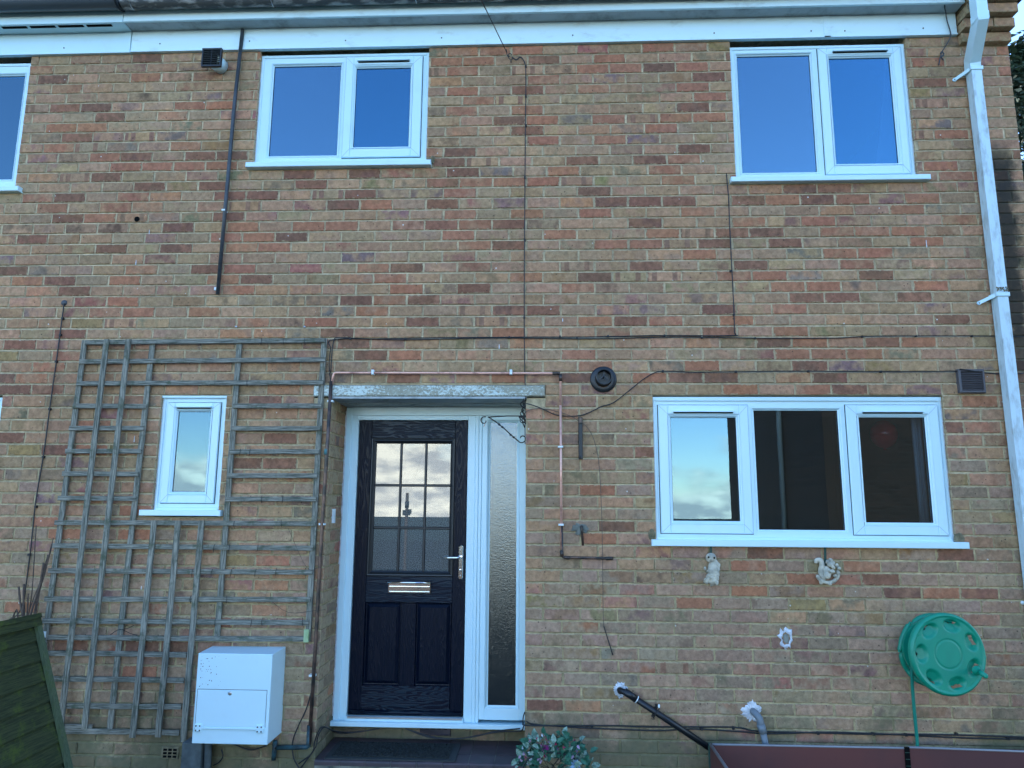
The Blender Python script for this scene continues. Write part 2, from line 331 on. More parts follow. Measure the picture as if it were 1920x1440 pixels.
def glass(name, refl, tint, rough=0.0, bumpscale=None, bs=.1, bd=.002, gc=(1, 1, 1), haze=0):
    m = bpy.data.materials.new(name); m.use_nodes = True; nt = m.node_tree; nt.nodes.clear()
    o = N(nt, 'ShaderNodeOutputMaterial'); mx = N(nt, 'ShaderNodeMixShader'); g = N(nt, 'ShaderNodeBsdfGlossy'); t = N(nt, 'ShaderNodeBsdfTransparent')
    g.inputs['Roughness'].default_value = rough; g.inputs['Color'].default_value = (*gc, 1); t.inputs['Color'].default_value = (*tint, 1)
    fr = N(nt, 'ShaderNodeFresnel'); fr.inputs[0].default_value = 1.5
    r = N(nt, 'ShaderNodeMapRange'); r.inputs[1].default_value = .04; r.inputs[2].default_value = 1; r.inputs[3].default_value = refl; r.inputs[4].default_value = 1
    nt.links.new(fr.outputs[0], r.inputs[0]); nt.links.new(r.outputs[0], mx.inputs[0]); nt.links.new(t.outputs[0], mx.inputs[1]); nt.links.new(g.outputs[0], mx.inputs[2]); nt.links.new(mx.outputs[0], o.inputs[0])
    if haze:      # pebbled back face scatters a little light
        df_ = N(nt, 'ShaderNodeBsdfDiffuse'); ge = N(nt, 'ShaderNodeNewGeometry'); n = N(nt, 'ShaderNodeTexNoise'); n.inputs['Scale'].default_value = 230; n.inputs['Detail'].default_value = 3; nt.links.new(ge.outputs['Position'], n.inputs['Vector'])
        r3 = N(nt, 'ShaderNodeMapRange'); r3.inputs[1].default_value = .42; r3.inputs[2].default_value = .6; r3.inputs[3].default_value = haze*.35; r3.inputs[4].default_value = haze*2.2; nt.links.new(n.outputs[0], r3.inputs[0])
        m3 = N(nt, 'ShaderNodeMixShader'); df_.inputs[0].default_value = (.55, .62, .60, 1); nt.links.new(r3.outputs[0], m3.inputs[0]); nt.links.new(mx.outputs[0], m3.inputs[1]); nt.links.new(df_.outputs[0], m3.inputs[2]); nt.links.new(m3.outputs[0], o.inputs[0])
    if bumpscale:
        ge = N(nt, 'ShaderNodeNewGeometry'); n = N(nt, 'ShaderNodeTexNoise'); n.inputs['Scale'].default_value = bumpscale; n.inputs['Detail'].default_value = 2
        nt.links.new(ge.outputs['Position'], n.inputs['Vector']); b = N(nt, 'ShaderNodeBump'); b.inputs['Strength'].default_value = bs; b.inputs['Distance'].default_value = bd
        nt.links.new(n.outputs[0], b.inputs['Height']); nt.links.new(b.outputs[0], g.inputs['Normal']); nt.links.new(b.outputs[0], fr.inputs['Normal'])
    return m
M['glass'] = glass('window_glass', .105, (.7, .75, .77), 0, 1.3, .06, .01, (.58, .86, 1))
M['glass_up'] = glass('upstairs_glass', .18, (.6, .65, .7), 0, 1.3, .04, .01, (.45, .78, 1))
M['glass_up2'] = glass('upstairs_sash_glass', .17, (.5, .6, .7), 0, 1.3, .04, .01, (.30, .70, .98))
M['glass_door'] = glass('door_glass', .15, (.10, .12, .12), .0, None, .05, .0006, (1, 1, 1), .13)
M['glass_obscure'] = glass('obscure_glass', .15, (.05, .07, .08), .10, 190, .45, .0018, (.80, .93, 1), .003)

# ------------------------------------------------------------------ the setting: ground falling away, road, far rows
T = 4.70; GZ = -.15
g = MB(); xs = [-300, -80, -30, -12, -4, 0, 4, 12, 30, 80, 300]; ys = [60, 20, 6, 0, -9, -12, -20, -30, -38, -60, -120, -400]
zy = {60: 0, 20: 0, 6: 0, 0: 0, -9: 0, -12: -.5, -20: -2.5, -30: -4.8, -38: -5.9, -60: -6, -120: -6, -400: -5}
g.add([(x, y, GZ+zy[y]) for y in ys for x in xs], [(j*11+i, (j+1)*11+i, (j+1)*11+i+1, j*11+i+1) for j in range(len(ys)-1) for i in range(10)])
gm = mottled('garden_ground', (.025, .04, .025), (.035, .045, .03), 1.2, 1, .8, .03); g.build('ground', gm, kind='structure')
pv = MB(); pv.box(-2.3, 3.6, -2.2, -.02, GZ-.05, GZ+.012); pv.build('gravel_path', M['ground'], kind='structure')

# ------------------------------------------------------------------ brickwork
KH = [0.003, .078, .152, .228, .304, .377, .45, .528, .602, .678, .753, .828, .9, .975, 1.048, 1.122, 1.201, 1.273, 1.348, 1.422, 1.494, 1.571, 1.644, 1.716, 1.79, 1.865, 1.94, 2.013, 2.085, 2.16, 2.236, 2.312, 2.387, 2.461, 2.542, 2.622, 2.703, 2.782, 2.861, 2.94, 3.021, 3.096, 3.168, 3.242, 3.315, 3.392, 3.468, 3.541, 3.618, 3.69, 3.766, 3.841, 3.914, 3.99, 4.065, 4.137, 4.213, 4.288, 4.361, 4.434, 4.507, 4.584, 4.655, 4.73, 4.805, 4.88]
XP, XL, XR = -2.926, -5.0, 3.126
# holes (x0,x1,z0,z1)
H_UL = (-1.992, -.795, 3.800, 4.75); H_UR = (1.277, 2.454, 3.652, 4.75); H_LR = (.690, 2.480, 1.308, 2.239)
H_SW = (-2.488, -2.056, 1.458, 2.239); H_NU = (-5.2, -3.66, 3.652, 4.75); H_NL = (-5.2, -3.56, 1.308, 2.239)
H_DR = (-1.362, -.112, -.4, 2.239); H_LI = (-1.481, .011, 2.222, 2.305)
HOLES = [H_UL, H_UR, H_LR, H_SW, H_NU, H_NL, H_DR, H_LI]
SPEC = []
def spec(ox, oy, s):
    for t in s.split():
        k = t[0]; u, v = t[1:].split(','); p = at(ox+float(u)/3, oy+float(v)/3, 0); SPEC.append((p.x, p.z, k))
spec(0, 0, 'R265,390 D220,445 D880,330 R850,435 B860,545 D400,605 D580,605 R1270,600 D660,655 O1010,655 R395,710 R560,715 D470,770 R370,825 R1080,820 B470,885 R660,880 D810,885 R720,935 R890,940 R1060,940 R1240,940 O310,1000 D620,1000 D1340,885 D850,1060 D1210,1060 D430,1110 R770,1110 O950,1110 D1300,1110 D1490,1105 O860,1170 R580,1225 D1285,1225 B660,1280 D1040,1280 R1400,1280 B480,1285 R240,1110 R310,1165 D200,1335 R1300,1335 D1680,1335 D650,1395 D1000,1395 R1380,1395 R1565,1395 D1690,990 D1750,1045 R1750,1285 S820,770 S550,825 S260,605 S430,1000 S1400,1165 S760,1225')
spec(640, 0, 'R690,300 R860,300 R1050,295 R590,350 R1520,335 R1430,390 R1600,390 D1810,385 O570,465 R1150,455 R680,520 D1070,510 R1430,505 R770,575 R670,630 R1050,625 D940,685 R1140,680 R1530,675 O660,745 D1050,745 O1430,735 R1815,730 R1150,800 R1540,790 D690,865 D620,915 D1360,910 D1740,900 D690,975 R1260,965 R1820,960 D130,980 D580,1035 R770,1030 R950,1030 D80,1100 R670,1100 D1400,1085 D50,1160 R210,1165 D580,1160 O1320,1145 D1560,1140 D1700,1140 D1860,1135 R660,1215 R1410,1200 R50,1275 D580,1275 D940,1270 D1700,1255 R1230,1320 R670,1325 R1500,1375 R1700,1370 D920,1385 S950,570 S1340,1025 S1050,400')
spec(1280, 0, 'R80,380 D170,435 R80,495 R180,545 D90,605 R40,660 R180,655 R60,775 D100,835 O450,1060 D840,1060 D350,1125 R560,1125 D760,1120 R950,1115 R80,1190 O850,1180 R1250,1180 R370,1245 R760,1245 R1540,1230 D270,1305 D460,1305 R1060,1300 R1260,1295 D170,1375 D570,1365 R1350,1375 R870,1420 R1060,1420 R1350,340 D1400,460 R1500,750 R1470,930 R1530,985 S1340,570 S120,1310')
spec(0, 480, 'D70,75 O820,75 D1180,70 R1380,75 D330,135 R710,130 R1280,130 D1460,135 O240,190 D420,190 R1360,190 O1550,190 O1730,190 R690,255 R600,315 R770,320 R1150,320 G490,375 R1440,375 B1630,375 R1810,375 O1330,435 O1530,440 D400,440 D110,500 G60,560 R280,625 D40,690 D120,750 D320,750 O1650,750 R180,690 D1650,1025 D1430,1165 D1640,1160 D100,1030 G140,1095 D1420,805 S700,375')
spec(640, 480, 'O80,130 D400,70 R210,70 R290,130 R400,185 R1050,125 D1440,125 D780,185 R1340,185 D95,250 D480,250 R290,250 D930,310 D1130,310 O280,370 D470,370 D1660,370 R1820,360 D1710,70 D20,430 D120,500 D190,555 R370,555 R1330,555 R1430,365 R250,310 O1000,495 D330,690 D1310,670 R1720,690 D1880,690 S1640,125 S1820,130 S1330,65 S750,310')
spec(1280, 480, 'D170,300 R600,295 R970,45 D380,45 D1090,105 R1390,160 R600,165 D700,230 D850,230 D1290,225 D1510,355 D190,420 O100,490 D500,490 D1110,485 R1320,485 R800,550 R600,550 R90,620 D700,615 R310,750 R720,750 D920,750 D180,680 D800,685 R1680,965 D1520,965')
spec(1280, 960, 'R1020,305 R370,300 D480,235 R670,380 R380,440 R80,515 D1240,460 R1470,460 D1690,465 D1560,240 G700,520 D1120,385')
spec(640, 960, 'D1160,1085 O1360,1085 R1480,150 B1810,370 D1550,80')
spec(0, 960, 'R30,560 D60,260 R420,120 R1050,120 R840,115 G1400,275 O1620,420 R1620,275 D320,750 D830,750 D980,750 R860,870')
TAN = [(.398, .230, .134), (.378, .226, .134), (.415, .244, .140), (.356, .208, .126), (.405, .214, .128), (.412, .216, .131), (.386, .214, .131), (.420, .230, .138), (.372, .230, .134), (.356, .224, .136)]
MAU = [(.352, .220, .150), (.362, .216, .154), (.328, .216, .148), (.378, .238, .160), (.312, .208, .144), (.352, .220, .146), (.320, .224, .148)]
RED = [(.372, .160, .086), (.390, .172, .094), (.345, .150, .084)]
DRK = [(.235, .112, .066), (.212, .106, .066), (.262, .122, .072)]
def brick_cols(xc, zc, x0, x1, z0, z1):
    k = None
    for sx_, sz_, kk in SPEC:
        if x0 <= sx_ <= x1 and z0 <= sz_ <= z1: k = kk; break
    rn = random.random()
    if k is None:
        if zc > 1.4 and rn < .05: k = 'R'
        elif zc > 1.4 and rn < .065: k = 'D'
        elif zc <= 1.4 and rn < .05: k = 'r'
        elif rn < .42: k = 'S' if rn > .412 else 'm'
    pm = min(1, max(0, (1.9-zc)/1.1)); base = random.choice(MAU if random.random() < pm else TAN); b2 = random.choice(TAN+MAU)
    j = lambda c, a=.09: tuple(v*(1+random.uniform(-a, a)) for v in c)
    br = 1+random.uniform(-.11, .11); base = (base[0]*br*.985, base[1]*br*1.03, base[2]*br*.95)
    kind = 1
    if k == 'R': c1, c2 = random.choice(RED), random.choice(RED+[(.39, .205, .115)]*3)
    elif k == 'r': c1, c2 = (.36, .185, .12), base
    elif k == 'D': c1, c2 = random.choice(DRK), random.choice(DRK+[(.315, .150, .088)]*2)
    elif k == 'O': c1, c2 = (.43, .212, .108), (.37, .21, .118)
    elif k == 'B': c1, c2 = (.36, .21, .125), (.165, .10, .062)
    elif k == 'G': c1, c2 = (.33, .21, .09), (.28, .19, .09)
    elif k == 'S': c1, c2 = base, (.27, .145, .09); kind = 2
    elif k == 'm': c1, c2 = base, tuple(v*random.uniform(.58, .86) for v in b2)
    else: c1, c2 = base, tuple((a*.6+b*.4) for a, b in zip(base, b2))
    return j(c1, .05), j(c2, .05), kind
class Bricks:
    def __init__(s): s.v = []; s.f = []; s.c1 = []; s.c2 = []; s.loc = []; s.dm = []
    def add(s, vs, fs, c1, c2, loc, dm):
        o = len(s.v); s.v += vs; s.f += [tuple(i+o for i in f) for f in fs]; n = len(vs)
        s.c1 += [(*c1, 1)]*n; s.c2 += [(*c2, 1)]*n; s.loc += loc; s.dm += [dm]*n
    def build(s, name, root, **pr):
        me = bpy.data.meshes.new(name); me.from_pydata(s.v, [], s.f); me.materials.append(M['brick'])
        for an, d in (('c1', s.c1), ('c2', s.c2), ('dims', s.dm)):
            a = me.attributes.new(an, 'FLOAT_COLOR', 'POINT'); a.data.foreach_set('color', np.array(d, dtype=np.float32).ravel())
        a = me.attributes.new('loc', 'FLOAT_VECTOR', 'POINT'); a.data.foreach_set('vector', np.array(s.loc, dtype=np.float32).ravel())
        o = bpy.data.objects.new(name, me); S.collection.objects.link(o); attach(o, root)
        for k, v in pr.items(): o[k] = v
        return o
def brick_geo(x0, x1, z0, z1, y0, y1, cols=None):
    "front faces -Y"
    w, h = x1-x0, z1-z0; b = .0042; J = lambda a=.0012: random.uniform(-a, a); yj = J(.0016)
    # front ring subdivided: extra point mid each long edge for uneven arrises
    fr = [(b, b), (w*.33, b), (w*.67, b), (w-b, b), (w-b, h-b), (w*.67, h-b), (w*.33, h-b), (b, h-b)]
    orr = [(0, 0), (w*.33, 0), (w*.67, 0), (w, 0), (w, h), (w*.67, h), (w*.33, h), (0, h)]
    vs, loc = [], []; tx, tz = J(.0018), J(.0015)
    wz = .0022*noise.noise(Vector((x0*.9, z0*3.1, 2.0))); tl = J(.0022)
    for (u, t) in fr: vs.append((x0+u+J(.0018), y0+yj+tx*(u/w-.5)+J(.0006), z0+t+J(.0015)+wz+tl*(u/w-.5))); loc.append((u, 0, t))
    for (u, t) in orr: vs.append((x0+u+J(.0016), y0+yj+b*.9, z0+t+J(.0014)+wz+tl*(u/w-.5))); loc.append((u, 0, t))
    for (u, t) in orr: vs.append((x0+u, y1, z0+t)); loc.append((u, 0, t))
    fs = [(0, 1, 6, 7), (1, 2, 5, 6), (2, 3, 4, 5)]
    for i in range(8):
        j = (i+1) % 8; fs += [(8+i, 8+j, j, i), (16+i, 16+j, 8+j, 8+i)]
    return vs, fs, loc
ALL = []            # (area key, owner, args)
def put(x0, x1, z0, z1, y0=0.0, y1=.03, rot=None, own=None):
    if x1-x0 < .012 or z1-z0 < .012: return
    vs, fs, loc = brick_geo(x0, x1, z0, z1, y0, y1)
    xc, zc = (x0+x1)/2, (z0+z1)/2; c1, c2, kd = brick_cols(xc, zc, x0, x1, z0, z1); seed = random.random()
    dm = (x1-x0, z1-z0, seed, kd)
    if rot: vs = [rot(v) for v in vs]; c = Vector(vs[0])
    else: c = Vector((xc, y0, zc))
    d = (c-CAM).length; area = (x1-x0)*(z1-z0)/d**2*(abs(c.y-CAM.y)/d)
    pd = c-CAM; px = 960+FPX*pd.dot(_r)/pd.dot(_f); py = 720-FPX*pd.dot(_u)/pd.dot(_f)
    if not (0 < px < 1920 and 0 < py < 1440): area = 0
    if 90 < px < 600 and 640 < py < 1390: area *= .45
    if px > 1345 and py > 1400: area = 0
    if rot: area *= .12
    ALL.append((area, own or ('N' if xc < XP else 'H'), (vs, fs, c1, c2, loc, dm)))
JT = .0098
for k in range(1, len(KH)):
    zt, zb = T-KH[k-1], T-KH[k]; z0, z1 = zb+JT/2+random.uniform(-.001, .001), zt-JT/2+random.uniform(-.001, .001)
    if k == 12: xo = .66*.225
    elif k == 13: xo = .07*.225
    else: xo = 0 if k % 2 else .1125
    xo += random.uniform(-.006, .006)
    i = -24
    while True:
        a = i*.225+xo+random.uniform(-.0035, .0035); bnd = (i+1)*.225+xo; i += 1
        if a > XR: break
        if bnd < XL: continue
        segs = [(max(a, XL)+JT/2, min(bnd, XR+JT/2)-JT/2)]
        if segs[0][0] < XR < segs[0][1]+.03: segs = [(segs[0][0], XR)]
        zz0, zz1 = z0, z1
        for (hx0, hx1, hz0, hz1) in HOLES:
            ov = min(zz1, hz1)-max(zz0, hz0)
            if ov <= .012: continue
            out = []
            for (p, q) in segs:
                if q <= hx0 or p >= hx1: out.append((p, q)); continue
                if p < hx0: out.append((p, hx0))
                if q > hx1: out.append((hx1, q))
            segs = out
        for (p, q) in segs:
            dep = .03
            if abs(p-XR) < .3 and q > XR-.01: dep = .1
            if abs(q-H_DR[0]) < .01 and zb < 2.22: dep = .1 if k % 2 else .212
            if abs(p-H_DR[1]) < .01 and zb < 2.22: dep = .1
            put(p, q, zz0, zz1, 0, dep)
    # left reveal of the porch: faces +X
    if zt < 2.25:
        spans = [(.112, .327), (.337, .395)] if k % 2 else [(.222, .395)]
        for (s0, s1) in spans:
            put(s0, s1, z0, z1, 0, .03, rot=lambda v: (H_DR[0]-v[1], v[0], v[2]), own='H')
    # plinth wall under the door
    if zt < .19 and zb > -.1:
        x = H_DR[0]+.06*(k % 2)
        while x < H_DR[1]-.05:
            put(x, min(x+.215, H_DR[1]), z0, z1, .40, .43, own='H'); x += .225
# corbelled kneeler at the right-hand eaves end
cor = [(-.045, .0035), (-.09, 1), (-.135, 2), (-.18, 3), (-.225, 4)]
for n_ in range(5):
    zb = T-.078+.002+.0745*(n_)-.0745*0; y0 = -.045*(n_+1)
    xs_ = [2.80, 2.99, XR+.004] if n_ % 2 else [2.80, 2.905, XR+.004]
    for a, b in zip(xs_[:-1], xs_[1:]): put(a+.004, b-.004, zb+.003, zb+.0665, y0, .06, own='H')
house = thing('terraced_house', 'brick terraced house with white framed windows and navy front door', 'house')
neigh = thing('neighbouring_house', 'adjoining brick house past the fascia joint, its window cut by the photo edge', 'house', (XP-1, 0, 0))
for own, root in (('H', house), ('N', neigh)):
    lst = sorted([a for a in ALL if a[1] == own], key=lambda a: -a[0])
    for a in lst[:298]:
        b = Bricks(); b.add(*a[2]); b.build('brick', root)
    b = Bricks()
    for a in lst[298:]: b.add(*a[2])
    b.build('brickwork', root, kind='stuff')

# mortar sheet with openings and reveals, one per house
def wall_sheet(x0, x1, root):
    xs = sorted({x0, x1}|{v for h in HOLES for v in (h[0], h[1]) if x0 < v < x1}); m = MB(); YM = .012; bands = [(-.5, T-KH[-1], .007, .007), (T-KH[0]+.001, 5.0, .007, .007)]
    for k in range(len(KH)-1):
        zt, zb = T-KH[k], T-KH[k+1]; bands += [(zb+JT/2, zt-JT/2, .0065, .0065), (zt-JT/2, zt+JT/2 if k else zt+.001, .0030, .0095)]
    for (za, zc, ya, yc) in bands:
        cuts = sorted({za, zc}|{v for h in HOLES for v in h[2:] if za < v < zc})
        for p, q in zip(cuts[:-1], cuts[1:]):
            yp = ya+(yc-ya)*(p-za)/(zc-za); yq = ya+(yc-ya)*(q-za)/(zc-za)
            for i in range(len(xs)-1):
                cx_, cz_ = (xs[i]+xs[i+1])/2, (p+q)/2
                if any(h[0] < cx_ < h[1] and h[2] < cz_ < h[3] for h in HOLES if h is not H_LI) or (H_LI[0] < cx_ < H_LI[1] and H_LI[2] < cz_ < H_LI[3]): continue
                m.add([(xs[i], yp, p), (xs[i+1], yp, p), (xs[i+1], yq, q), (xs[i], yq, q)], [(0, 1, 2, 3)])
    for h in HOLES:
        if h is H_LI or h[1] < x0 or h[0] > x1: continue
        d = .44 if h is H_DR else .16; a = .007 if h is H_DR else .004
        X0, X1, Z0, Z1 = max(h[0], x0)-a, h[1]+a, h[2], h[3]
        m.add([(X0, YM, Z0), (X0, d, Z0), (X0, d, Z1), (X0, YM, Z1)], [(0, 1, 2, 3)]); m.add([(X1, YM, Z0), (X1, YM, Z1), (X1, d, Z1), (X1, d, Z0)], [(0, 1, 2, 3)])
        m.add([(X0, YM, Z0), (X1, YM, Z0), (X1, d, Z0), (X0, d, Z0)], [(0, 1, 2, 3)]); m.add([(X0, YM, Z1), (X0, d, Z1), (X1, d, Z1), (X1, YM, Z1)], [(0, 1, 2, 3)])
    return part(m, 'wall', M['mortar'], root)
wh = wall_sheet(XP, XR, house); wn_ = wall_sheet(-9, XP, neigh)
m = MB(); m.box(H_DR[0]-.02, H_DR[1]+.02, .4065, .47, -.4, .16); part(m, 'plinth', M['mortar'], house)
# body: end wall, back wall, roof (never in view, but they shade and reflect)
for root, a, b in ((house, XP, XR), (neigh, -9, XP)):
    m = MB(); m.box(a+.002, b-.002, .62, 7, -.4, 5.3) if False else None
    m.add([(b-.004, .012, -.4), (b-.004, 7, -.4), (b-.004, 7, 5.3), (b-.004, .012, 5.3), (a, 7, -.4), (a, 7, 5.3)], [(0, 1, 2, 3), (1, 4, 5, 2)])
    m.add([(a, .012, 5.0), (b-.004, .012, 5.0), (b-.004, .012, 5.3), (a, .012, 5.3)], [(0, 1, 2, 3)])
    part(m, 'outer_shell', M['mortar'], root)
    m = MB(); ov = .12 if root is house else 0
    m.add([(a, -.2, 5.02), (b+ov, -.2, 5.02), (b+ov, 3.6, 7.3), (a, 3.6, 7.3), (b+ov, 7.3, 5.02), (a, 7.3, 5.02), (a, -.2, 4.95), (b+ov, -.2, 4.95), (b+ov, 7.3, 4.95), (a, 7.3, 4.95)],
          [(0, 1, 2, 3), (3, 2, 4, 5), (0, 6, 7, 1), (5, 4, 8, 9), (6, 9, 8, 7), (1, 7, 8, 4, 2), (0, 3, 5, 9, 6)])
    part(m, 'roof', M['lead'], root)
# rooms behind the panes
def room(x0, x1, z0, z1, d, root):
    m = MB(); y0 = .17
    v = [(x0, y0, z0), (x1, y0, z0), (x1, d, z0), (x0, d, z0), (x0, y0, z1), (x1, y0, z1), (x1, d, z1), (x0, d, z1)]
    m.add(v, [(0, 1, 2, 3), (4, 7, 6, 5), (1, 5, 6, 2), (3, 2, 6, 7), (0, 3, 7, 4)]); return m
m = room(-2.9, .5, 2.75, 4.95, 3.2, house); m.v += []; part(m, 'room', M['room'], house)
part(room(.55, 3.05, 2.75, 4.95, 3.2, house), 'room', M['room'], house)
part(room(.3, 3.05, .1, 2.5, 3.2, house), 'room', M['room'], house)
part(room(-2.85, -1.75, .1, 2.5, 2, house), 'room', M['room'], house)
m = room(-1.5, .2, .15, 2.4, 3.2, house); m.v = [(x, y+.34, z) for x, y, z in m.v]; part(m, 'hall', M['room'], house)
part(room(-4.9, -3.0, 2.75, 4.95, 3.2, neigh), 'room', M['room'], neigh); part(room(-4.9, -3.0, .1, 2.5, 3.2, neigh), 'room', M['room'], neigh)

# ------------------------------------------------------------------ windows
def sealant(m, x, z0, z1, y, sgn):
    z = z0; vs = []; fs = []
    while z < z1:
        w = .004+.006*max(0, noise.noise(Vector((x*7, z*31, 3))))+random.uniform(0, .0035)
        vs += [(x-sgn*.004, y-.001, z), (x+sgn*w, y+.0015, z)]; z += random.uniform(.008, .02)
    n = len(vs)//2
    for i in range(n-1): fs.append((2*i, 2*i+1, 2*i+3, 2*i+2) if sgn > 0 else (2*i, 2*i+2, 2*i+3, 2*i+1))
    m.add(vs, fs)
def window(root, x0, x1, z0, z1, y, lights, gl='glass', sillx=(.04, .05), sillh=.031, label=None, ledge=True, seal=True):
    "lights: (kind, glass x0, x1, z0, z1, outer x0, x1, z0, z1)"
    m = MB(); holes = []
    for l in lights:
        holes.append(l[5:9] if l[0] == 'S' else (l[1]-.018, l[2]+.018, l[3]-.018, l[4]+.018))
    xs = sorted({x0, x1}|{v for h in holes for v in h[:2]}); zs = sorted({z0, z1}|{v for h in holes for v in h[2:]})
    for i in range(len(xs)-1):
        for j in range(len(zs)-1):
            cx_, cz_ = (xs[i]+xs[i+1])/2, (zs[j]+zs[j+1])/2
            if any(h[0] < cx_ < h[1] and h[2] < cz_ < h[3] for h in holes): continue
            m.box(xs[i], xs[i+1], y, y+.065, zs[j], zs[j+1])
    m.ring(x0, x1, z0, z1, [(-.0005, y+.06), (-.0005, y-.006), (.016, y-.006), (.020, y-.0008)])   # raised outer lip
    fr = part(m, 'window', M['upvc'], root)
    if label: fr['label'] = label
    for l in lights:
        k, a, b, c, d = l[:5]
        if k == 'S':
            A, B, C, D = l[5:9]; ii = min(a-A, B-b, c-C, D-d)
            # sash stiles fill out to its outer rectangle
            m = MB(); sb = .018
            m.bbox(A, a-sb, y-.016, y+.05, C, D, .004); m.bbox(b+sb, B, y-.016, y+.05, C, D, .004)
            m.bbox(a-sb, b+sb, y-.0155, y+.05, C, c-sb, .004); m.bbox(a-sb, b+sb, y-.0155, y+.05, d+sb, D, .004)
            m.ring(a-sb, b+sb, c-sb, d+sb, [(0, y-.016), (.003, y-.013), (.009, y-.010), (.012, y-.003), (.018, y+.002), (.018, y+.03)])
            sh = part(m, 'sash', M['upvc'], fr)
            m = MB()
            for (ux, uz, vx, vz) in ((A, C, a-sb, c-sb), (B, C, b+sb, c-sb), (A, D, a-sb, d+sb), (B, D, b+sb, d+sb)): m.obb((ux+(vx-ux)*.06, y-.0163, uz+(vz-uz)*.06), (vx, y-.0163, vz), .0016, .0012, (vz-uz, 0, ux-vx))
            part(m, 'mitre_joint', M['seam'], fr, kind='stuff')
            m = MB(); m.ring(A-.004, B+.004, C-.004, D+.004, [(0, y-.0012), (.004, y-.0012)]); part(m, 'rebate_seal', M['void'], fr)
            yg = y+.008
        else:
            m = MB(); m.ring(a-.018, b+.018, c-.018, d+.018, [(0, y-.002), (.004, y-.002), (.009, y+.002), (.012, y+.010), (.018, y+.014), (.018, y+.04)]); sh = part(m, 'glazing_bead', M['upvc'], fr); yg = y+.020
        m = MB(); m.ring(a-.001, b+.001, c-.001, d+.001, [(0, yg-.003), (.0035, yg-.002), (.0035, yg)]); part(m, 'gasket', M['void'], fr)
        m = MB(); m.box(a-.002, b+.002, yg, yg+.004, c-.002, d+.002); part(m, 'pane', M['glass_up2' if gl == 'glass_up' and k == 'S' else gl], fr)
    if ledge:
        m = MB(); z1s = z0+.004; m.bbox(x0-sillx[0], x1+sillx[1], -.042, y-.0065, z0-sillh, z1s, .003)
        m.box(x0+.004, x1-.004, y-.0065, y+.06, z0-sillh+.002, z0-.0005)
        m.box(x0+.008, x1-.008, y-.0145, y-.0068, z1s+.0003, z1s+.010)
        part(m, 'sill', M['upvc'], fr)
    if seal:
        for xx, sg in ((x0, -1), (x1, 1)): m = MB(); sealant(m, xx, z0+.01, z1-.01, y-.006, sg); part(m, 'sealant', M['plaster'], fr)
    return fr
def trickle(fr, x0, x1, z, y, white=True):
    m = MB(); m.bbox(x0, x1, y-.034, y-.0165, z, z+.010, .002)
    part(m, 'trickle_vent', M['upvc'] if white else M['upvc'], fr)
    m = MB(); m.box(x0+.006, x1-.006, y-.022, y-.0163, z-.007, z-.0003); part(m, 'vent_slot', M['void'], fr)
YF = .03
w1 = window(house, -1.990, -.797, 3.833, 4.672, YF, [('F', -1.903, -1.425, 3.920, 4.600), ('S', -1.311, -.926, 3.971, 4.565, -1.383, -.843, 3.890, 4.645)], 'glass_up', (.035, .04))
trickle(w1, -1.30, -.93, 4.604, YF)
w2 = window(house, 1.279, 2.452, 3.683, 4.662, YF, [('F', 1.332, 1.824, 3.750, 4.606), ('S', 1.948, 2.353, 3.799, 4.570, 1.872, 2.42, 3.719, 4.637)], 'glass_up', (.045, .062))
trickle(w2, 1.965, 2.335, 4.604, YF)
w3 = window(house, .692, 2.478, 1.342, 2.230, YF, [('S', .802, 1.211, 1.458, 2.101, .724, 1.284, 1.382, 2.178), ('F', 1.327, 1.847, 1.408, 2.147), ('S', 1.971, 2.373, 1.457, 2.103, 1.890, 2.450, 1.382, 2.179)], 'glass', (.035, .055), .034)
trickle(w3, .815, 1.195, 2.132, YF); trickle(w3, 1.985, 2.36, 2.132, YF)
m = MB(); m.bbox(.692, 2.478, YF-.012, YF-.0062, 2.205, 2.231, .002); part(m, 'head_trim', M['upvc'], w3)
w4 = window(house, -2.485, -2.060, 1.498, 2.236, YF, [('S', -2.381, -2.166, 1.617, 2.135, -2.448, -2.098, 1.545, 2.192)], 'glass', (.06, .035), .032)
trickle(w4, -2.388, -2.155, 2.158, YF)
m = MB(); m.bbox(-2.498, -2.052, YF-.02, YF-.0062, 2.222, 2.238, .002); part(m, 'head_trim', M['upvc'], w4)
w5 = window(neigh, -4.9, -3.672, 3.683, 4.652, YF, [('F', -4.3, -3.722, 3.775, 4.568), ('F', -4.85, -4.42, 3.775, 4.568)], 'glass_up', (.03, .07))
w6 = window(neigh, -4.9, -3.562, 1.342, 2.225, YF, [('F', -4.2, -3.63, 1.42, 2.15), ('F', -4.85, -4.32, 1.42, 2.15)], 'glass', (.03, .05))
# a pale blind edge behind the neighbour's pane, curtains behind the panes
m = MB(); m.box(-3.83, -3.81, .10, .115, 3.7, 4.5); m.box(-4.7, -3.82, .10, .115, 4.47, 4.49); part(m, 'blind', M['curtain'], neigh)
m = MB()
for i in range(3):
    m.tube([(2.345+i*.018, .12+.012*(i % 2), 1.36), (2.345+i*.018, .12+.012*(i % 2), 2.2)], .012, 6)
part(m, 'curtain', M['curtain'], house)
m = MB()
m.add([(2.23, .2, 3.6), (2.42, .2, 3.6), (2.42, .2, 4.75), (2.33, .2, 4.1)], [(0, 1, 2, 3)])
part(m, 'curtain', M['curtain'], house)
m = MB(); m.ball((2.27, .36, 2.03), .085, .085, .095, n=20, m=14); m.tube([(2.27, .36, 1.94), (2.27, .36, 1.925)], [.005, .012], 8)
o = m.build('balloon', M['balloon']); tag(o, 'red balloon seen through the right pane of the ground floor window', 'balloon')
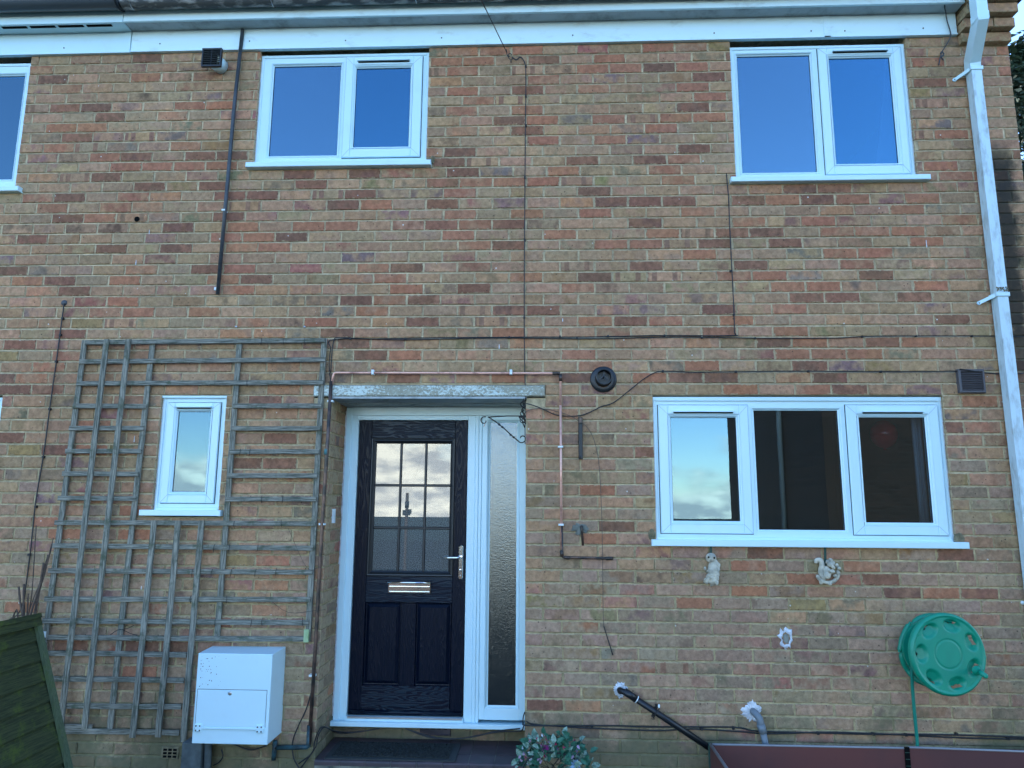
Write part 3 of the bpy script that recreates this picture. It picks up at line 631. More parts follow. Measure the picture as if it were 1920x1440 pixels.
# damp mortar patches beside the sills
def blob(cx_, cz_, rx, rz, y, seed, yb=.004, n=64, jag=.3):
    rnd = random.Random(seed); m = MB(); vs = [(cx_, y-.006, cz_)]; rad = []
    for i in range(n):
        t = 2*PI*i/n; rad.append(1+.55*jag*noise.noise(Vector((math.cos(t)*1.5+seed, math.sin(t)*1.5, seed)))+.35*jag*noise.noise(Vector((math.cos(t)*6+seed, math.sin(t)*6, 3)))+(rnd.random()**3)*.42*jag)
    for (f, yy) in ((.55, y-.007), (.82, y-.004), (1.0, yb)):
        for i in range(n):
            t = 2*PI*i/n; r = f*(.75+.25*rad[i] if f < .8 else rad[i]); vs.append((cx_+rx*r*math.cos(t), yy+rnd.uniform(-.002, .002)*(f < 1), cz_+rz*r*math.sin(t)))
    fs = [(0, 1+i, 1+(i+1) % n) for i in range(n)]+[(1+k*n+i, 1+(k+1)*n+i, 1+(k+1)*n+(i+1) % n, 1+k*n+(i+1) % n) for k in (0, 1) for i in range(n)]
    return m.add(vs, [f[::-1] for f in fs])
for px, py, rx, rz, sd_ in ((1222, 1003, .022, .036, 1), (1799, 1010, .030, .038, 2), (811, 299, .018, .030, 3), (425, 962, .02, .02, 4)):
    p = at(px, py); part(blob(p.x, p.z, rx, rz, -.001, sd_), 'mortar_patch', M['patch'], house)

# ------------------------------------------------------------------ porch: lintel, step, door
m = MB()
nx, LX0, LX1 = 40, -1.479, .009
for i in range(nx):
    a = LX0+(LX1-LX0)*i/nx; b = LX0+(LX1-LX0)*(i+1)/nx
m.bbox(LX0, LX1, -.022, .10, 2.229, 2.299, .006); lt = part(m, 'lintel', M['lintel'], house)
m = MB(); m.box(H_DR[0]-.004, H_DR[1]+.004, -.012, .20, 2.215, 2.2285); m.box(H_DR[0]-.004, H_DR[1]+.004, .2005, .42, 2.209, 2.2285); m.box(H_DR[0]-.004, H_DR[1]+.004, .10, .42, 2.2287, 2.32); part(m, 'porch_soffit', M['soffit'], house)
# step of quarry tiles
m = MB(); m.box(H_DR[0]+.002, H_DR[1]-.002, .0, .4, -.4, .035); part(m, 'step_base', M['concrete'], house)
sx0 = H_DR[0]+.01; tw = .1525
for r_ in range(3):
    x = H_DR[0]+.006; ya = [-.022, .131, .284][r_]; yb_ = min(ya+.149, .398)
    while x < H_DR[1]-.02:
        x2 = min(x+.149, H_DR[1]-.004)
        t_ = MB(); zt = .052+random.uniform(-.0008, .0008)
        if r_ == 0:
            prof = [(ya+.012, zt), (ya+.004, zt-.003), (ya, zt-.011), (ya, zt-.030), (ya+.012, zt-.032)]
            vs = [(x, yb_, zt), (x2, yb_, zt)]
            for (yy, zz) in prof: vs += [(x, yy, zz), (x2, yy, zz)]
            t_.add(vs, [(2*i, 2*i+2, 2*i+3, 2*i+1) for i in range(len(prof))])
        else: t_.box(x, x2, ya, yb_, zt-.012, zt)
        part(t_, 'tile', M['tile'], house); x += tw
m = MB(); m.box(H_DR[0]+.003, H_DR[1]-.003, -.01, .399, .03, .0475); part(m, 'grout', M['concrete'], house)
# rough footing below the step
m = MB()
for i in range(60):
    x = random.uniform(H_DR[0], H_DR[1]); m.ball((x, random.uniform(-.035, .0), random.uniform(-.14, .006)), random.uniform(.012, .03), .015, random.uniform(.006, .016), n=7, m=5, j=.5)
part(m, 'footing', M['concrete'], house, kind='stuff')
m = MB(); m.bbox(-.80, -.60, .392, .402, .077, .145, .002)
part(m, 'airbrick', M['tile'], house)
m = MB()
for i in range(4): m.box(-.765+i*.04, -.742+i*.04, .389, .3915, .116, .126)
part(m, 'airbrick_slots', M['void'], house)
# door mat
dm_ = thing('doormat', 'black rubber doormat with bristle centre lying on the tiled step', 'doormat', (-1.0, .15, .053))
P = lambda x, y: at(x, y, 0)
m = MB(); m.box(-1.30, -.52, -.012, .30, .0535, .061); part(m, 'border', M['rubber_edge'], dm_)
m = MB(); m.box(-1.265, -.565, .02, .275, .0613, .067)
for i in range(900):
    x, y = random.uniform(-1.26, -.57), random.uniform(.022, .273); m.add([(x-.003, y, .067), (x+.003, y, .067), (x+random.uniform(-.004, .004), y-.003, .074)], [(0, 1, 2)])
part(m, 'bristles', M['rubber'], dm_)

YD = .38
# frame of door and side light
m = MB(); X0, X1, Z0, Z1 = -1.357, -.113, .170, 2.205
ZT = 2.205
GX0, GX1, GZ0, GZ1 = -.360, -.181, .274, 2.104
m.bbox(X0, -1.272, YD-.03, YD+.05, Z0, ZT, .003); m.bbox(X0, -1.318, YD-.045, YD-.031, Z0, ZT, .003)
m.box(-1.2725, -.515, YD-.0295, YD+.05, 2.120, ZT); m.box(-1.318, X1, YD-.045, YD-.031, 2.150, ZT)
m.bbox(-.515, -.462, YD-.0305, YD+.05, Z0, 2.150, .003); m.bbox(-.462, -.440, YD-.036, YD+.05, Z0, 2.150, .002); m.bbox(-.440, -.418, YD-.031, YD+.05, Z0, 2.150, .003)
m.bbox(-.418, GX0-.02, YD-.026, YD+.05, Z0+.02, 2.150, .003); m.bbox(GX1+.02, X1, YD-.026, YD+.05, Z0+.02, 2.150, .003)
m.box(GX0-.0205, GX1+.0205, YD-.0255, YD+.05, Z0+.02, GZ0-.02); m.box(GX0-.0205, GX1+.0205, YD-.0255, YD+.05, GZ1+.02, 2.150)
m.ring(GX0-.02, GX1+.02, GZ0-.02, GZ1+.02, [(0, YD-.0262), (.004, YD-.025), (.008, YD-.018), (.014, YD-.012), (.02, YD-.010), (.02, YD+.02)])
m.box(-1.2725, -.515, YD-.05, YD+.05, Z0, .202)
df = part(m, 'door_frame', M['upvc'], house)
m = MB(); m.bbox(-1.362, -.118, YD-.085, YD-.0505, .148, .176, .003); m.box(X0, X1, YD-.0502, YD+.05, .150, .1695); part(m, 'threshold', M['upvc'], df)
m = MB(); m.bbox(-1.262, -.52, YD-.056, YD-.0503, .1895, .2025, .002); part(m, 'threshold_strip', M['steel'], df)
m = MB(); m.box(GX0-.003, GX1+.003, YD-.004, YD+.002, GZ0-.003, GZ1+.003); part(m, 'side_pane', M['glass_obscure'], df)
for xx, zz_, yy_, sg in ((X0, 2.19, YD-.045, -1), (X1, 2.13, YD-.03, 1)): m = MB(); sealant(m, xx, .2, zz_, yy_, sg); part(m, 'sealant', M['plaster'], df)
# door leaf
DX0, DX1, DZ0, DZ1 = -1.268, -.519, .206, 2.117; AX0, AX1, AZ0, AZ1 = -1.179, -.602, 1.077, 1.996; yd = YD-.012
m = MB(); m.bbox(DX0, -1.182, yd, YD+.03, DZ0, DZ1, .002); m.bbox(-.605, DX1, yd, YD+.03, DZ0, DZ1, .002)
m.box(-1.182, -.605, YD+.01, YD+.03, DZ0, AZ0); 
m.box(-.940, -.842, yd, YD+.01, .385, .90)
dr = part(m, 'front_door', M['door_v'], house)
for a, b, c, d, e, f_ in ((-1.181, -.606, yd+.0015, YD+.03, AZ1, DZ1), (-1.181, -.606, yd+.0015, YD+.012, .906, AZ0), (-1.188, -.608, yd+.0005, YD+.012, .248, .383), (-1.181, -.606, yd+.002, YD+.012, DZ0, .2475)):
    m = MB(); m.bbox(a, b, c, d, e, f_, .001); part(m, 'door_rail', M['door_h'], dr)
for a, b in ((-1.180, -.941), (-.841, -.607)):
    m = MB(); c, d = .384, .9055
    m.ring(a, b, c, d, [(0, yd+.001), (.004, yd+.012), (.010, yd+.013), (.028, yd+.001), (.030, yd-.001)]); 
    m.add([(a+.030, yd-.001, c+.030), (b-.030, yd-.001, c+.030), (b-.030, yd-.001, d-.030), (a+.030, yd-.001, d-.030)], [(0, 1, 2, 3)])
    part(m, 'door_panel', M['door_v'], dr)
m = MB(); m.ring(AX0, AX1, AZ0, AZ1, [(0, yd), (0, yd-.010), (.004, yd-.013), (.010, yd-.012), (.013, yd-.006), (.018, yd-.007), (.024, yd-.001), (.032, yd+.004), (.034, yd+.012)])
part(m, 'glazing_frame', M['black'], dr)
gx0, gx1, gz0, gz1 = -1.145, -.630, 1.107, 1.958
pw_, ph_ = (gx1-gx0)/3, (gz1-gz0)/3
for i in range(3):
    for j in range(3):
        m = MB(); m.box(gx0+pw_*i+.0005, gx0+pw_*(i+1)-.0005, yd+.006, yd+.010, gz0+ph_*j+.0005, gz0+ph_*(j+1)-.0005); part(m, 'pane', M['glass_door'], dr)
for i in (1, 2):
    for k in (0, 1):
        m = MB(); c = (gx0+pw_*i) if k == 0 else (gz0+ph_*i); h = .009; zoff = -.0006*k
        pr = [(-h, yd+.005), (-h*.45, yd-.002+zoff), (h*.45, yd-.002+zoff), (h, yd+.005)]
        if k == 0: vs = [(c+u, y, gz0) for u, y in pr]+[(c+u, y, gz1) for u, y in pr]
        else: vs = [(gx0, y, c+u) for u, y in pr]+[(gx1, y, c+u) for u, y in pr]
        m.add(vs, [(q, q+1, q+5, q+4) if k == 0 else (q, q+4, q+5, q+1) for q in range(3)]); part(m, 'glazing_bar', M['black'], dr)
m = MB(); m.tube([(DX0+.008, YD-.028, .222), (DX1-.008, YD-.028, .222)], .013, 12); m.bbox(DX0+.004, DX1-.004, YD-.03, YD-.012, .206, .216, .002); part(m, 'weather_bar', M['door_h'], dr)
# letterbox
m = MB(); m.tube([(-1.034, yd-.022, 1.036), (-.748, yd-.022, 1.036)], .0065, 10); m.bbox(-1.031, -.751, yd-.014, yd-.001, .967, .979, .003); m.bbox(-1.031, -.751, yd-.017, yd-.002, 1.009, 1.033, .004)
m.bbox(-.753, -.748, yd-.018, yd-.001, .967, 1.034, .001); lb = part(m, 'letterbox', M['chrome'], dr)
m = MB(); m.box(-1.029, -.753, yd-.010, yd-.0005, .9795, 1.0085); part(m, 'flap', M['chrome'], dr)
# handle
m = MB()
hx = -.551
for sgn, zc_ in ((1, 1.272), (-1, 1.072)):
    pass
prof = [(.017*math.sin(t), .107*math.cos(t)) for t in [PI*i/16 for i in range(17)]]
vs = []; n = 40
for ring_, yy in ((1.0, yd-.002), (1.0, yd-.008), (.72, yd-.013)):
    for i in range(n):
        t = 2*PI*i/n; cz_ = .095 if math.sin(t) > 0 else -.095; vs.append((hx+.0165*ring_*math.cos(t), yy, 1.170+cz_+.0165*ring_*math.sin(t)))
fs = [(r_*n+i, (r_+1)*n+i, (r_+1)*n+(i+1) % n, r_*n+(i+1) % n) for r_ in range(2) for i in range(n)]+[tuple(2*n+i for i in range(n))[::-1]]
m.add(vs, fs); m.tube([(hx, yd-.010, 1.202), (hx, yd-.052, 1.202), (hx-.02, yd-.056, 1.202), (hx-.112, yd-.054, 1.200)], [.0095, .0085, .008, .0075], 12)
m.lathe((hx, yd-.012, 1.120), (0, -1, 0), [(.009, 0), (.009, .004), (.004, .0045), (.0, .0045)], 16)
m.lathe((hx, yd-.012, 1.255), (0, -1, 0), [(.004, 0), (.004, .002), (0, .0022)], 10); m.lathe((hx, yd-.012, 1.085), (0, -1, 0), [(.004, 0), (.004, .002), (0, .0022)], 10)
part(m, 'handle', M['chrome'], dr)
# doorbell push on the reveal
p = MB(); p.box(H_DR[0]-.002, H_DR[0]+.016, .12, .148, 1.425, 1.515); o = p.build('doorbell', M['studwhite']); tag(o, 'slim white doorbell push on the brick side of the porch', 'doorbell')

# ------------------------------------------------------------------ eaves
XE = 2.79       # frieze ends at the corbelled pier
def eaves(root, a, b, fas, sof, gut, zsh=0):
    m = MB(); m.bbox(a, b, -.020, .005, T-.006+zsh, T+.156+zsh, .002)
    m.box(a, b, -.0245, -.0202, T-.006+zsh, T+.004+zsh); part(m, 'frieze_board', fas, root)
    m = MB(); m.box(a, b, -.118, .012, T+.1565+zsh, T+.164+zsh); part(m, 'soffit', sof, root)
    m = MB(); m.bbox(a, b, -.136, -.1185, T+.150+zsh, T+.34+zsh, .002); part(m, 'fascia_board', fas, root)
eaves(house, XP+.002, XE, M['old_upvc'], M['soffit'], None); eaves(neigh, -9, XP-.002, M['upvc'], M['upvc'], None, -.004)
# soffit vent slots next door
for i in range(7):
    m = MB(); a = XP-.10-i*.205; m.box(a-.18, a, -.108, -.088, T+.1480, T+.1522); part(m, 'soffit_vent', M['void'], neigh)
m = MB(); m.bbox(XP-.045, XP-.003, -.024, -.0205, T-.008, T+.152, .001); part(m, 'frieze_joint', M['upvc'], neigh)
px_ = at(1551, 60, -.02).x
m = MB(); m.bbox(px_-.022, px_+.022, -.0245, -.0207, T-.007, T+.155, .001); part(m, 'frieze_joint', M['old_upvc'], house)
m = MB()
for px, py in ((468, 77), (648, 76), (828, 71), (1074, 66), (1339, 62), (1521, 58), (1584, 58), (1731, 53), (300, 82), (120, 90)):
    p = at(px, py, -.0205); m.lathe(p, (0, -1, 0), [(.005, 0), (.005, .002), (0, .003)], 8)
part(m, 'cap_screws', M['overflow'], house)
def gutter(root, a, b, mt, zc, yc, r, name='gutter'):
    m = MB(); n = 14; vs = []
    nxs = max(2, int((b-a)/.12)); 
    for i in range(nxs+1):
        x = a+(b-a)*i/nxs
        for k in range(n+1):
            t = PI+PI*k/n; jr = r*(1+(.02*noise.noise(Vector((x*6, k*.7, 0))) if name == 'gutter' else 0)); vs.append((x, yc+jr*math.cos(t), zc+jr*math.sin(t)))
    fs = [(i*(n+1)+k, (i+1)*(n+1)+k, (i+1)*(n+1)+k+1, i*(n+1)+k+1) for i in range(nxs) for k in range(n)]
    m.add(vs, [f[::-1] for f in fs], True); m.box(a, b, yc-r-.005, yc-r+.003, zc-.006, zc+.006)
    return part(m, 'gutter', mt, root)
gz_, gy_, gr_ = T+.262, -.198, .060
gt = gutter(house, XP+.03, XR, M['gutter_old'], gz_, gy_, gr_)
for px in (249, 511, 780, 1050, 1330, 1590):
    x = at(px, 12, -.2).x; m = MB(); m.tube([(x, gy_+(gr_+.004)*math.cos(PI+PI*k/12), gz_+(gr_+.004)*math.sin(PI+PI*k/12)) for k in range(13)], .0028, 6); part(m, 'gutter_bracket', M['steel'], gt)
gt2 = gutter(neigh, -9, XP+.02, M['gutter_new'], gz_+.004, gy_, .062)
m = MB()
n = 13; pts = [(XP+.005, gy_+.068*math.cos(PI+PI*k/12), gz_+.004+.068*math.sin(PI+PI*k/12)) for k in range(n)]
m.tube(pts, .007, 8); part(m, 'gutter_union', M['black'], gt2)

# ------------------------------------------------------------------ rain pipe, right
rp = thing('rain_pipe', 'square white rainwater downpipe streaked with algae at the right wall end', 'downpipe', (2.86, -.08, 0))
pipes = []
yp0, yp1 = -.083, -.018
pc = lambda z: 2.843+(2.0-z)*0.0136*0+.010*(3-z)/3        # pipe centre x, a hair out of plumb
m = MB(); h = .0325
def sq(path, h=.0325):
    mm = MB(); P_ = [Vector(p) for p in path]; vs = []
    for i, p in enumerate(P_):
        d = (P_[min(i+1, len(P_)-1)]-P_[max(i-1, 0)]).normalized(); sdv = Vector((1, 0, 0)); sdv = (sdv-d*sdv.dot(d)).normalized(); nn_ = d.cross(sdv)
        if 0 < i < len(P_)-1:
            d1 = (P_[i]-P_[i-1]).normalized(); sc = 1/max(.5, d.dot(d1))
        else: sc = 1
        for a, b in ((-1, -1), (1, -1), (1, 1), (-1, 1)): vs.append(p+sdv*(a*h)+nn_*(b*h*sc))
    fs = []
    for i in range(len(P_)-1):
        for k in range(4): fs.append((4*i+k, 4*i+(k+1) % 4, 4*i+4+(k+1) % 4, 4*i+4+k))
    fs += [(0, 3, 2, 1), tuple(4*(len(P_)-1)+k for k in range(4))]
    return mm.add(vs, [f[::-1] for f in fs])
part(sq([(2.872, -.052, -.1), (2.848, -.052, 4.42)]), 'pipe', M['rainpipe'], rp)
part(sq([(2.842, -.052, 4.40), (2.842, -.060, 4.47), (2.79, -.262, 4.62), (2.79, -.262, 4.97)], .0335), 'swan_neck', M['upvc'], rp)
part(sq([(2.79, -.262, 4.615), (2.79, -.262, 4.665)], .037), 'socket', M['upvc'], rp)
for zc_ in (4.405, 2.862):
    m = MB(); xc = 2.848+(4.42-zc_)*.0053
    m.bbox(xc-.041, xc+.041, -.092, -.012, zc_-.013, zc_+.013, .002); m.obb((xc-.036, -.075, zc_-.002), (xc-.095, -.008, zc_-.030), .022, .003, (0, 0, 1)); m.lathe((xc-.10, -.002, zc_-.034), (0, -1, 0), [(.013, 0), (.013, .006), (.005, .0065), (.005, .004)], 12)
    part(m, 'bracket', M['upvc'], rp)
m = MB()
for i in range(40): m.ball((2.856+random.uniform(-.036, .036), -.0935+random.uniform(0, .003), 2.893+random.uniform(-.012, .012)), random.uniform(.002, .006), .002, random.uniform(.002, .006), n=6, m=4)
part(m, 'moss', M['patch'], rp)

# ------------------------------------------------------------------ vents, flue, pipes
v = thing('louvre_vent', 'black louvred vent cowl standing off the wall on a white spigot under the eaves', 'vent', (-2.29, -.1, 4.58))
a0, a1, b0, b1, yv = -2.360, -2.222, 4.517, 4.654, -.105
m = MB(); m.ring(a0, a1, b0, b1, [(.0, yv+.016), (0, yv), (.009, yv), (.010, yv+.01)]); m.box(a0, a1, yv+.012, yv+.020, b0, b1); part(m, 'frame', M['black'], v)
for i in range(9):
    m = MB(); z = b0+.016+i*.0140; m.obb((a0+.009, yv+.004, z), (a1-.009, yv+.004, z), .010, .0050, (0, 1, .8)); part(m, 'louvre', M['iron_grey'], v)
m = MB(); m.box((a0+a1)/2-.0015, (a0+a1)/2+.0015, yv-.0005, yv+.004, b0+.008, b1-.008); part(m, 'centre_bar', M['black'], v)
m = MB(); m.tube([(-2.285, yv+.02, 4.575), (-2.262, .0, 4.575)], .052, 24); part(m, 'spigot', M['upvc'], v)
v = thing('air_vent', 'brown plastic louvred air vent on the wall beside the white rain pipe', 'vent', (2.65, 0, 2.32))
a0, a1, b0, b1, yv = 2.574, 2.731, 2.250, 2.399, -.030
m = MB(); m.ring(a0, a1, b0, b1, [(-.002, .004), (0, yv+.004), (.004, yv), (.013, yv), (.014, yv+.012)]); m.box(a0+.004, a1-.004, yv+.014, .004, b0+.004, b1-.004); vb = mat('brown_vent', (.085, .08, .085), .45); part(m, 'frame', vb, v)
for i in range(11):
    m = MB(); z = b0+.019+i*.0112; m.obb((a0+.012, yv+.006, z), (a1-.012, yv+.006, z), .009, .003, (0, 1, .7)); part(m, 'louvre', vb, v)
fl = thing('flue_terminal', 'round black plastic flue outlet on the brick wall between door and window', 'flue', (.381, 0, 2.34))
c = (.381, 0, 2.340)
m = MB(); m.lathe(c, (0, -1, 0), [(.084, -.002), (.084, .006), (.078, .011), (.060, .013), (.052, .013)], 40); part(m, 'collar', M['black'], fl)
m = MB(); m.lathe((c[0], 0, c[2]+.006), (0, -1, 0), [(.053, 0), (.053, .062), (.050, .066), (.044, .066), (.044, .0)], 36); m.lathe((c[0], 0, c[2]+.006), (0, -1, 0), [(0, .005), (.044, .005)], 24); part(m, 'outlet', M['black'], fl)
m = MB(); m.lathe((c[0], 0, c[2]+.012), (0, -1, 0), [(.006, 0), (.006, .052), (0, .054)], 12)
for t in (0, 2.1, 4.2): m.obb((c[0], -.05, c[2]+.012), (c[0]+.030*math.cos(t+1.57), -.05, c[2]+.012+.030*math.sin(t+1.57)), .004, .004, (0, 1, 0))
m.tube([(c[0]+.022*math.cos(2*PI*k/20), -.052, c[2]+.012+.022*math.sin(2*PI*k/20)) for k in range(21)], .0012, 5); part(m, 'baffle', M['overflow'], fl)

def run(pts, Y=-.03): return [at(p[0], p[1], p[2] if len(p) > 2 else Y) for p in pts]
# overflow pipe
o = MB().tube(run([(455, 55, -.03), (440, 190, -.03), (425, 360, -.03), (408, 552, -.03)]), .0125, 12)
op = thing('soil_vent_pipe', 'thin grey plastic pipe running down from the soffit beside the upstairs window', 'pipe', at(408, 552, -.03)); part(o, 'pipe', M['overflow'], op)
m = MB(); p = at(404, 541, -.02); m.box(p.x-.01, p.x+.01, -.02, .004, p.z-.01, p.z+.01); p2 = at(421, 396, -.02); m.box(p2.x-.01, p2.x+.012, -.045, .004, p2.z-.006, p2.z+.006); part(m, 'clip', M['studwhite'], op)
# copper gas pipe round the porch
gp = thing('copper_gas_pipe', 'copper gas pipe running over the porch lintel and down the right side', 'pipe', at(1052, 700))
def bend(pts, r=.018, n=5):
    P_ = [Vector(p) for p in pts]; out = [P_[0]]
    for i in range(1, len(P_)-1):
        a = (P_[i-1]-P_[i]).normalized(); b = (P_[i+1]-P_[i]).normalized()
        for k in range(n+1):
            t = k/n; out.append(P_[i]+a*r*(1-t)**2+b*r*t*t)
    return out+[P_[-1]]
part(MB().tube(bend(run([(622, 722, -.028), (626, 699, -.028), (1051, 700, -.028), (1051, 760, -.028)])), .0078, 12), 'pipe', M['copper'], gp)
part(MB().tube(run([(1051, 760, -.028), (1053, 1030, -.028)]), .0078, 12), 'pipe', M['copper'], gp)
part(MB().tube(bend(run([(1053, 985, -.028), (1054, 1045, -.028), (1145, 1047, -.028), ])+[at(1149, 1047, .02)]), .0082, 12), 'lower_pipe', M['copper_dark'], gp)
m = MB()
for a, b in (((1053, 1032), (1054, 1044)), ((1058, 1045.5), (1068, 1045.7)), ((1136, 1047), (1149, 1047)), ((1051, 701), (1051, 715)), ((1036, 700), (1050, 700))): m.tube(run([a, b], -.028), .0112, 12)
part(m, 'fitting', M['copper_dark'], gp)
for px, py, vert in ((699, 698, 0), (958, 698, 0), (1051, 838, 1), (1052, 984, 1)):
    p = at(px, py, -.028); m = MB()
    if vert: m.bbox(p.x-.016, p.x+.016, -.040, .002, p.z-.006, p.z+.006, .002)
    else: m.bbox(p.x-.008, p.x+.008, -.040, .002, p.z-.016, p.z+.016, .002)
    part(m, 'clip', M['studwhite'], gp)
tp = thing('dark_gas_pipe', 'tarnished gas riser pipe beside the porch, blue painted at its foot', 'pipe', at(585, 1380))
part(MB().tube(run([(621, 715, -.03), (612, 860, -.03), (603, 1000, -.03), (592, 1200, -.03), (580, 1395, -.03)]), .0115, 12), 'riser', M['copper_dark'], tp)
part(MB().tube(bend(run([(580, 1360, -.03), (578, 1401, -.03), (516, 1402, -.03)])), .0135, 12), 'foot', M['bluepipe'], tp)
m = MB(); m.tube(run([(516, 1388, -.03), (513, 1425, -.03)]), .014, 12); part(m, 'stub', M['bluepipe'], tp)
for px, py in ((619, 752), (603, 983), (585, 1267)):
    p = at(px, py, -.03); m = MB(); m.bbox(p.x-.018, p.x+.018, -.037, .002, p.z-.006, p.z+.006, .002); part(m, 'clip', M['studwhite'], tp)
p = at(612, 842, -.03); m = MB(); m.tube([p, p+Vector((-.001, 0, -.035))], .0135, 12); part(m, 'joint', mat('verdigris', (.06, .17, .17), .7), tp)
# stub pipe set in mortar
p = at(1090, 988); sp_ = thing('copper_stub_pipe', 'short cut copper stub pipe pointing down out of a pale mortar patch', 'pipe', p)
part(blob(p.x-.005, p.z-.01, .05, .035, -.002, 9, jag=.9), 'mortar', M['concrete'], sp_); part(MB().tube(bend([Vector((p.x, .02, p.z+.004)), Vector((p.x, -.022, p.z+.004)), at(1093, 1023, -.022)], .01), .0075, 10), 'pipe', M['copper_dark'], sp_)
# black waste pipe
p = at(1162, 1293); wp = thing('black_waste_pipe', 'black plastic waste pipe slanting down from a plastered hole', 'pipe', p)
part(blob(p.x+.002, p.z-.002, .038, .040, -.002, 5, jag=.6), 'plaster', M['plaster'], wp)
e = at(1345, 1412, -.06); s_ = at(1172, 1297, -.06); part(MB().tube([Vector((p.x, .02, p.z)), Vector((p.x, -.03, p.z)), s_, e], .0185, 16), 'pipe', M['black'], wp)
d_ = (e-s_).normalized(); m = MB(); m.tube([s_-d_*.005, s_+d_*.075], .0215, 16); part(m, 'elbow', M['black'], wp)
m = MB(); m.tube([s_+d_*.076, s_+d_*.081], .0222, 16); part(m, 'seal_ring', M['studwhite'], wp)
q = s_+(e-s_)*.335; m = MB(); m.obb(q+Vector((.014, .03, .035)), q+Vector((-.014, .03, -.035)), .018, .006, d_); m.tube([q+Vector((.02, -.018, .026)), q+Vector((.0, -.026, 0)), q+Vector((-.018, -.018, -.03))], .003, 6); m.tube([q+Vector((-.018, -.018, -.03))+Vector((.008*math.cos(t), 0, .008*math.sin(t))) for t in [k*.7 for k in range(10)]], .002, 5)
part(m, 'clip', M['iron'], wp); m = MB(); m.ball(q+Vector((.018, -.015, .036)), .007, .006, .012, n=8, m=6); part(m, 'screw_cap', M['studwhite'], wp)
# grey waste pipe
p = at(1412, 1335); gw = thing('grey_waste_pipe', 'grey plastic waste elbow dropping behind the brown garden bed from a plastered hole', 'pipe', p)
b_ = blob(p.x-.004, p.z+.002, .056, .052, -.002, 6, n=46, jag=.62); part(b_, 'plaster', M['plaster'], gw)
part(MB().tube(smooth_path([Vector((p.x-.004, .03, p.z+.004)), Vector((p.x, -.022, p.z+.004)), at(1424, 1348, -.05), at(1427, 1366, -.05)], 5), .0205, 16), 'elbow', M['greypipe'], gw)
part(MB().tube([at(1426, 1358, -.05), at(1431, 1374, -.05)], .0235, 16), 'socket', M['greypipe'], gw); part(MB().tube([at(1430, 1370, -.05), at(1442, 1425, -.05)], .0185, 16), 'pipe', M['greypipe'], gw)
# plaster-rimmed hole
p = at(1473, 1197); ho = thing('wall_hole', 'rough hole in the brickwork ringed with splashed white plaster', 'hole', p)
m = MB(); n = 26; vs = []
for rr, yy in ((1.0, .004), (.80, -.008), (.60, -.004), (.5, .03)):
    for i in range(n):
        t = 2*PI*i/n; j = 1+(.55 if rr > .7 else .25)*noise.noise(Vector((math.cos(t)*2.2, math.sin(t)*2.2, rr)))+(random.uniform(-.18, .2) if rr == 1 else 0)
        vs.append((p.x+.040*rr*j*math.cos(t), yy, p.z+.058*rr*j*math.sin(t)))
fs = [(r_*n+i, (r_+1)*n+i, (r_+1)*n+(i+1) % n, r_*n+(i+1) % n) for r_ in range(3) for i in range(n)]+[tuple(3*n+i for i in range(n))[::-1]]
m.add(vs, [f for f in fs]); part(m, 'plaster_rim', M['plaster'], ho)
m = MB(); m.ball((p.x+.003, -.001, p.z-.002), .017, .009, .026, n=12, m=8, j=.3); part(m, 'filler', M['concrete'], ho)
# little things in the wall
def stud(px, py, lab, r=.006, mt='studwhite'):
    p = at(px, py); m = MB(); m.lathe((p.x, 0.002, p.z), (0, -1, 0), [(r, 0), (r, .008), (0, .009)], 10); o = m.build('wall_plug', M[mt]); tag(o, lab, 'wall plug'); return o
stud(443, 613, 'small metal screw eye over the trellis top, nearer the grey pipe', .0075, 'steel'); stud(571, 613, 'small metal screw eye over the trellis top, nearer the porch', .0075, 'steel')
stud(1917, 1130, 'small white pipe clip on the brick wall at the far edge of the picture', .011)
m = MB(); p = at(257, 411); m.lathe((p.x, -.0018, p.z), (0, -1, 0), [(.0, 0), (.019, 0)], 16); o = m.build('drilled_hole', M['void']); tag(o, 'round dark hole drilled in the brick left of the grey pipe', 'hole')
m = MB()
for px, py, l in ((280, 435, .03), (255, 492, .035), (936, 650, .03), (1737, 457, .05), (252, 823, .04), (1055, 600, .02), (265, 1102, .02)):
    p = at(px, py, -.002)
    m.add([(p.x-.002, -.0028, p.z+l/2), (p.x+.002, -.0028, p.z+l/2), (p.x+.003, -.0028, p.z-l/2), (p.x-.003, -.0028, p.z-l/2)], [(3, 2, 1, 0)])
o = part(m, 'bird_dropping', M['plaster'], house, kind='stuff')

# ------------------------------------------------------------------ cables
def cable(name, label, runs, r, mt='cable', clips=(), Y=-.012):
    t = thing(name, label, 'cable', at(runs[0][0][0], runs[0][0][1], Y))
    for q in runs:
        P_ = smooth_path(run(q, Y), 5); part(MB().tube(P_, r, 6), 'cable', M[mt], t)
    if clips:
        for (cx_, cy_) in clips:
            p = at(cx_, cy_, Y); m = MB(); m.bbox(p.x-r*1.6, p.x+r*1.6, Y-r*1.7, .002, p.z-r*1.8, p.z+r*1.8, .001); part(m, 'cable_clip', M[mt], t)
    return t
cable('telephone_cable', 'black telephone cable dropping straight down the wall from the hook under the eaves',
      [[(960, 107), (968, 112), (975, 107), (981, 112), (985, 124), (986, 160), (985, 250), (984, 380), (983, 520), (983, 633), (984, 700), (986, 752)]], .0036,
      clips=[(986, 180), (986, 235), (984, 332), (984, 450), (983, 595), (983, 633), (986, 124)])
hook = at(956, 104, -.02)
t = thing('overhead_line', 'overhead telephone line leaving the eaves hook towards the street pole', 'cable', hook)
POLE = Vector((-8.9, -42, 1.9))
def sag(a, b, s, n=40): return [a.lerp(b, k/n)-Vector((0, 0, s*4*(k/n)*(1-k/n))) for k in range(n+1)]
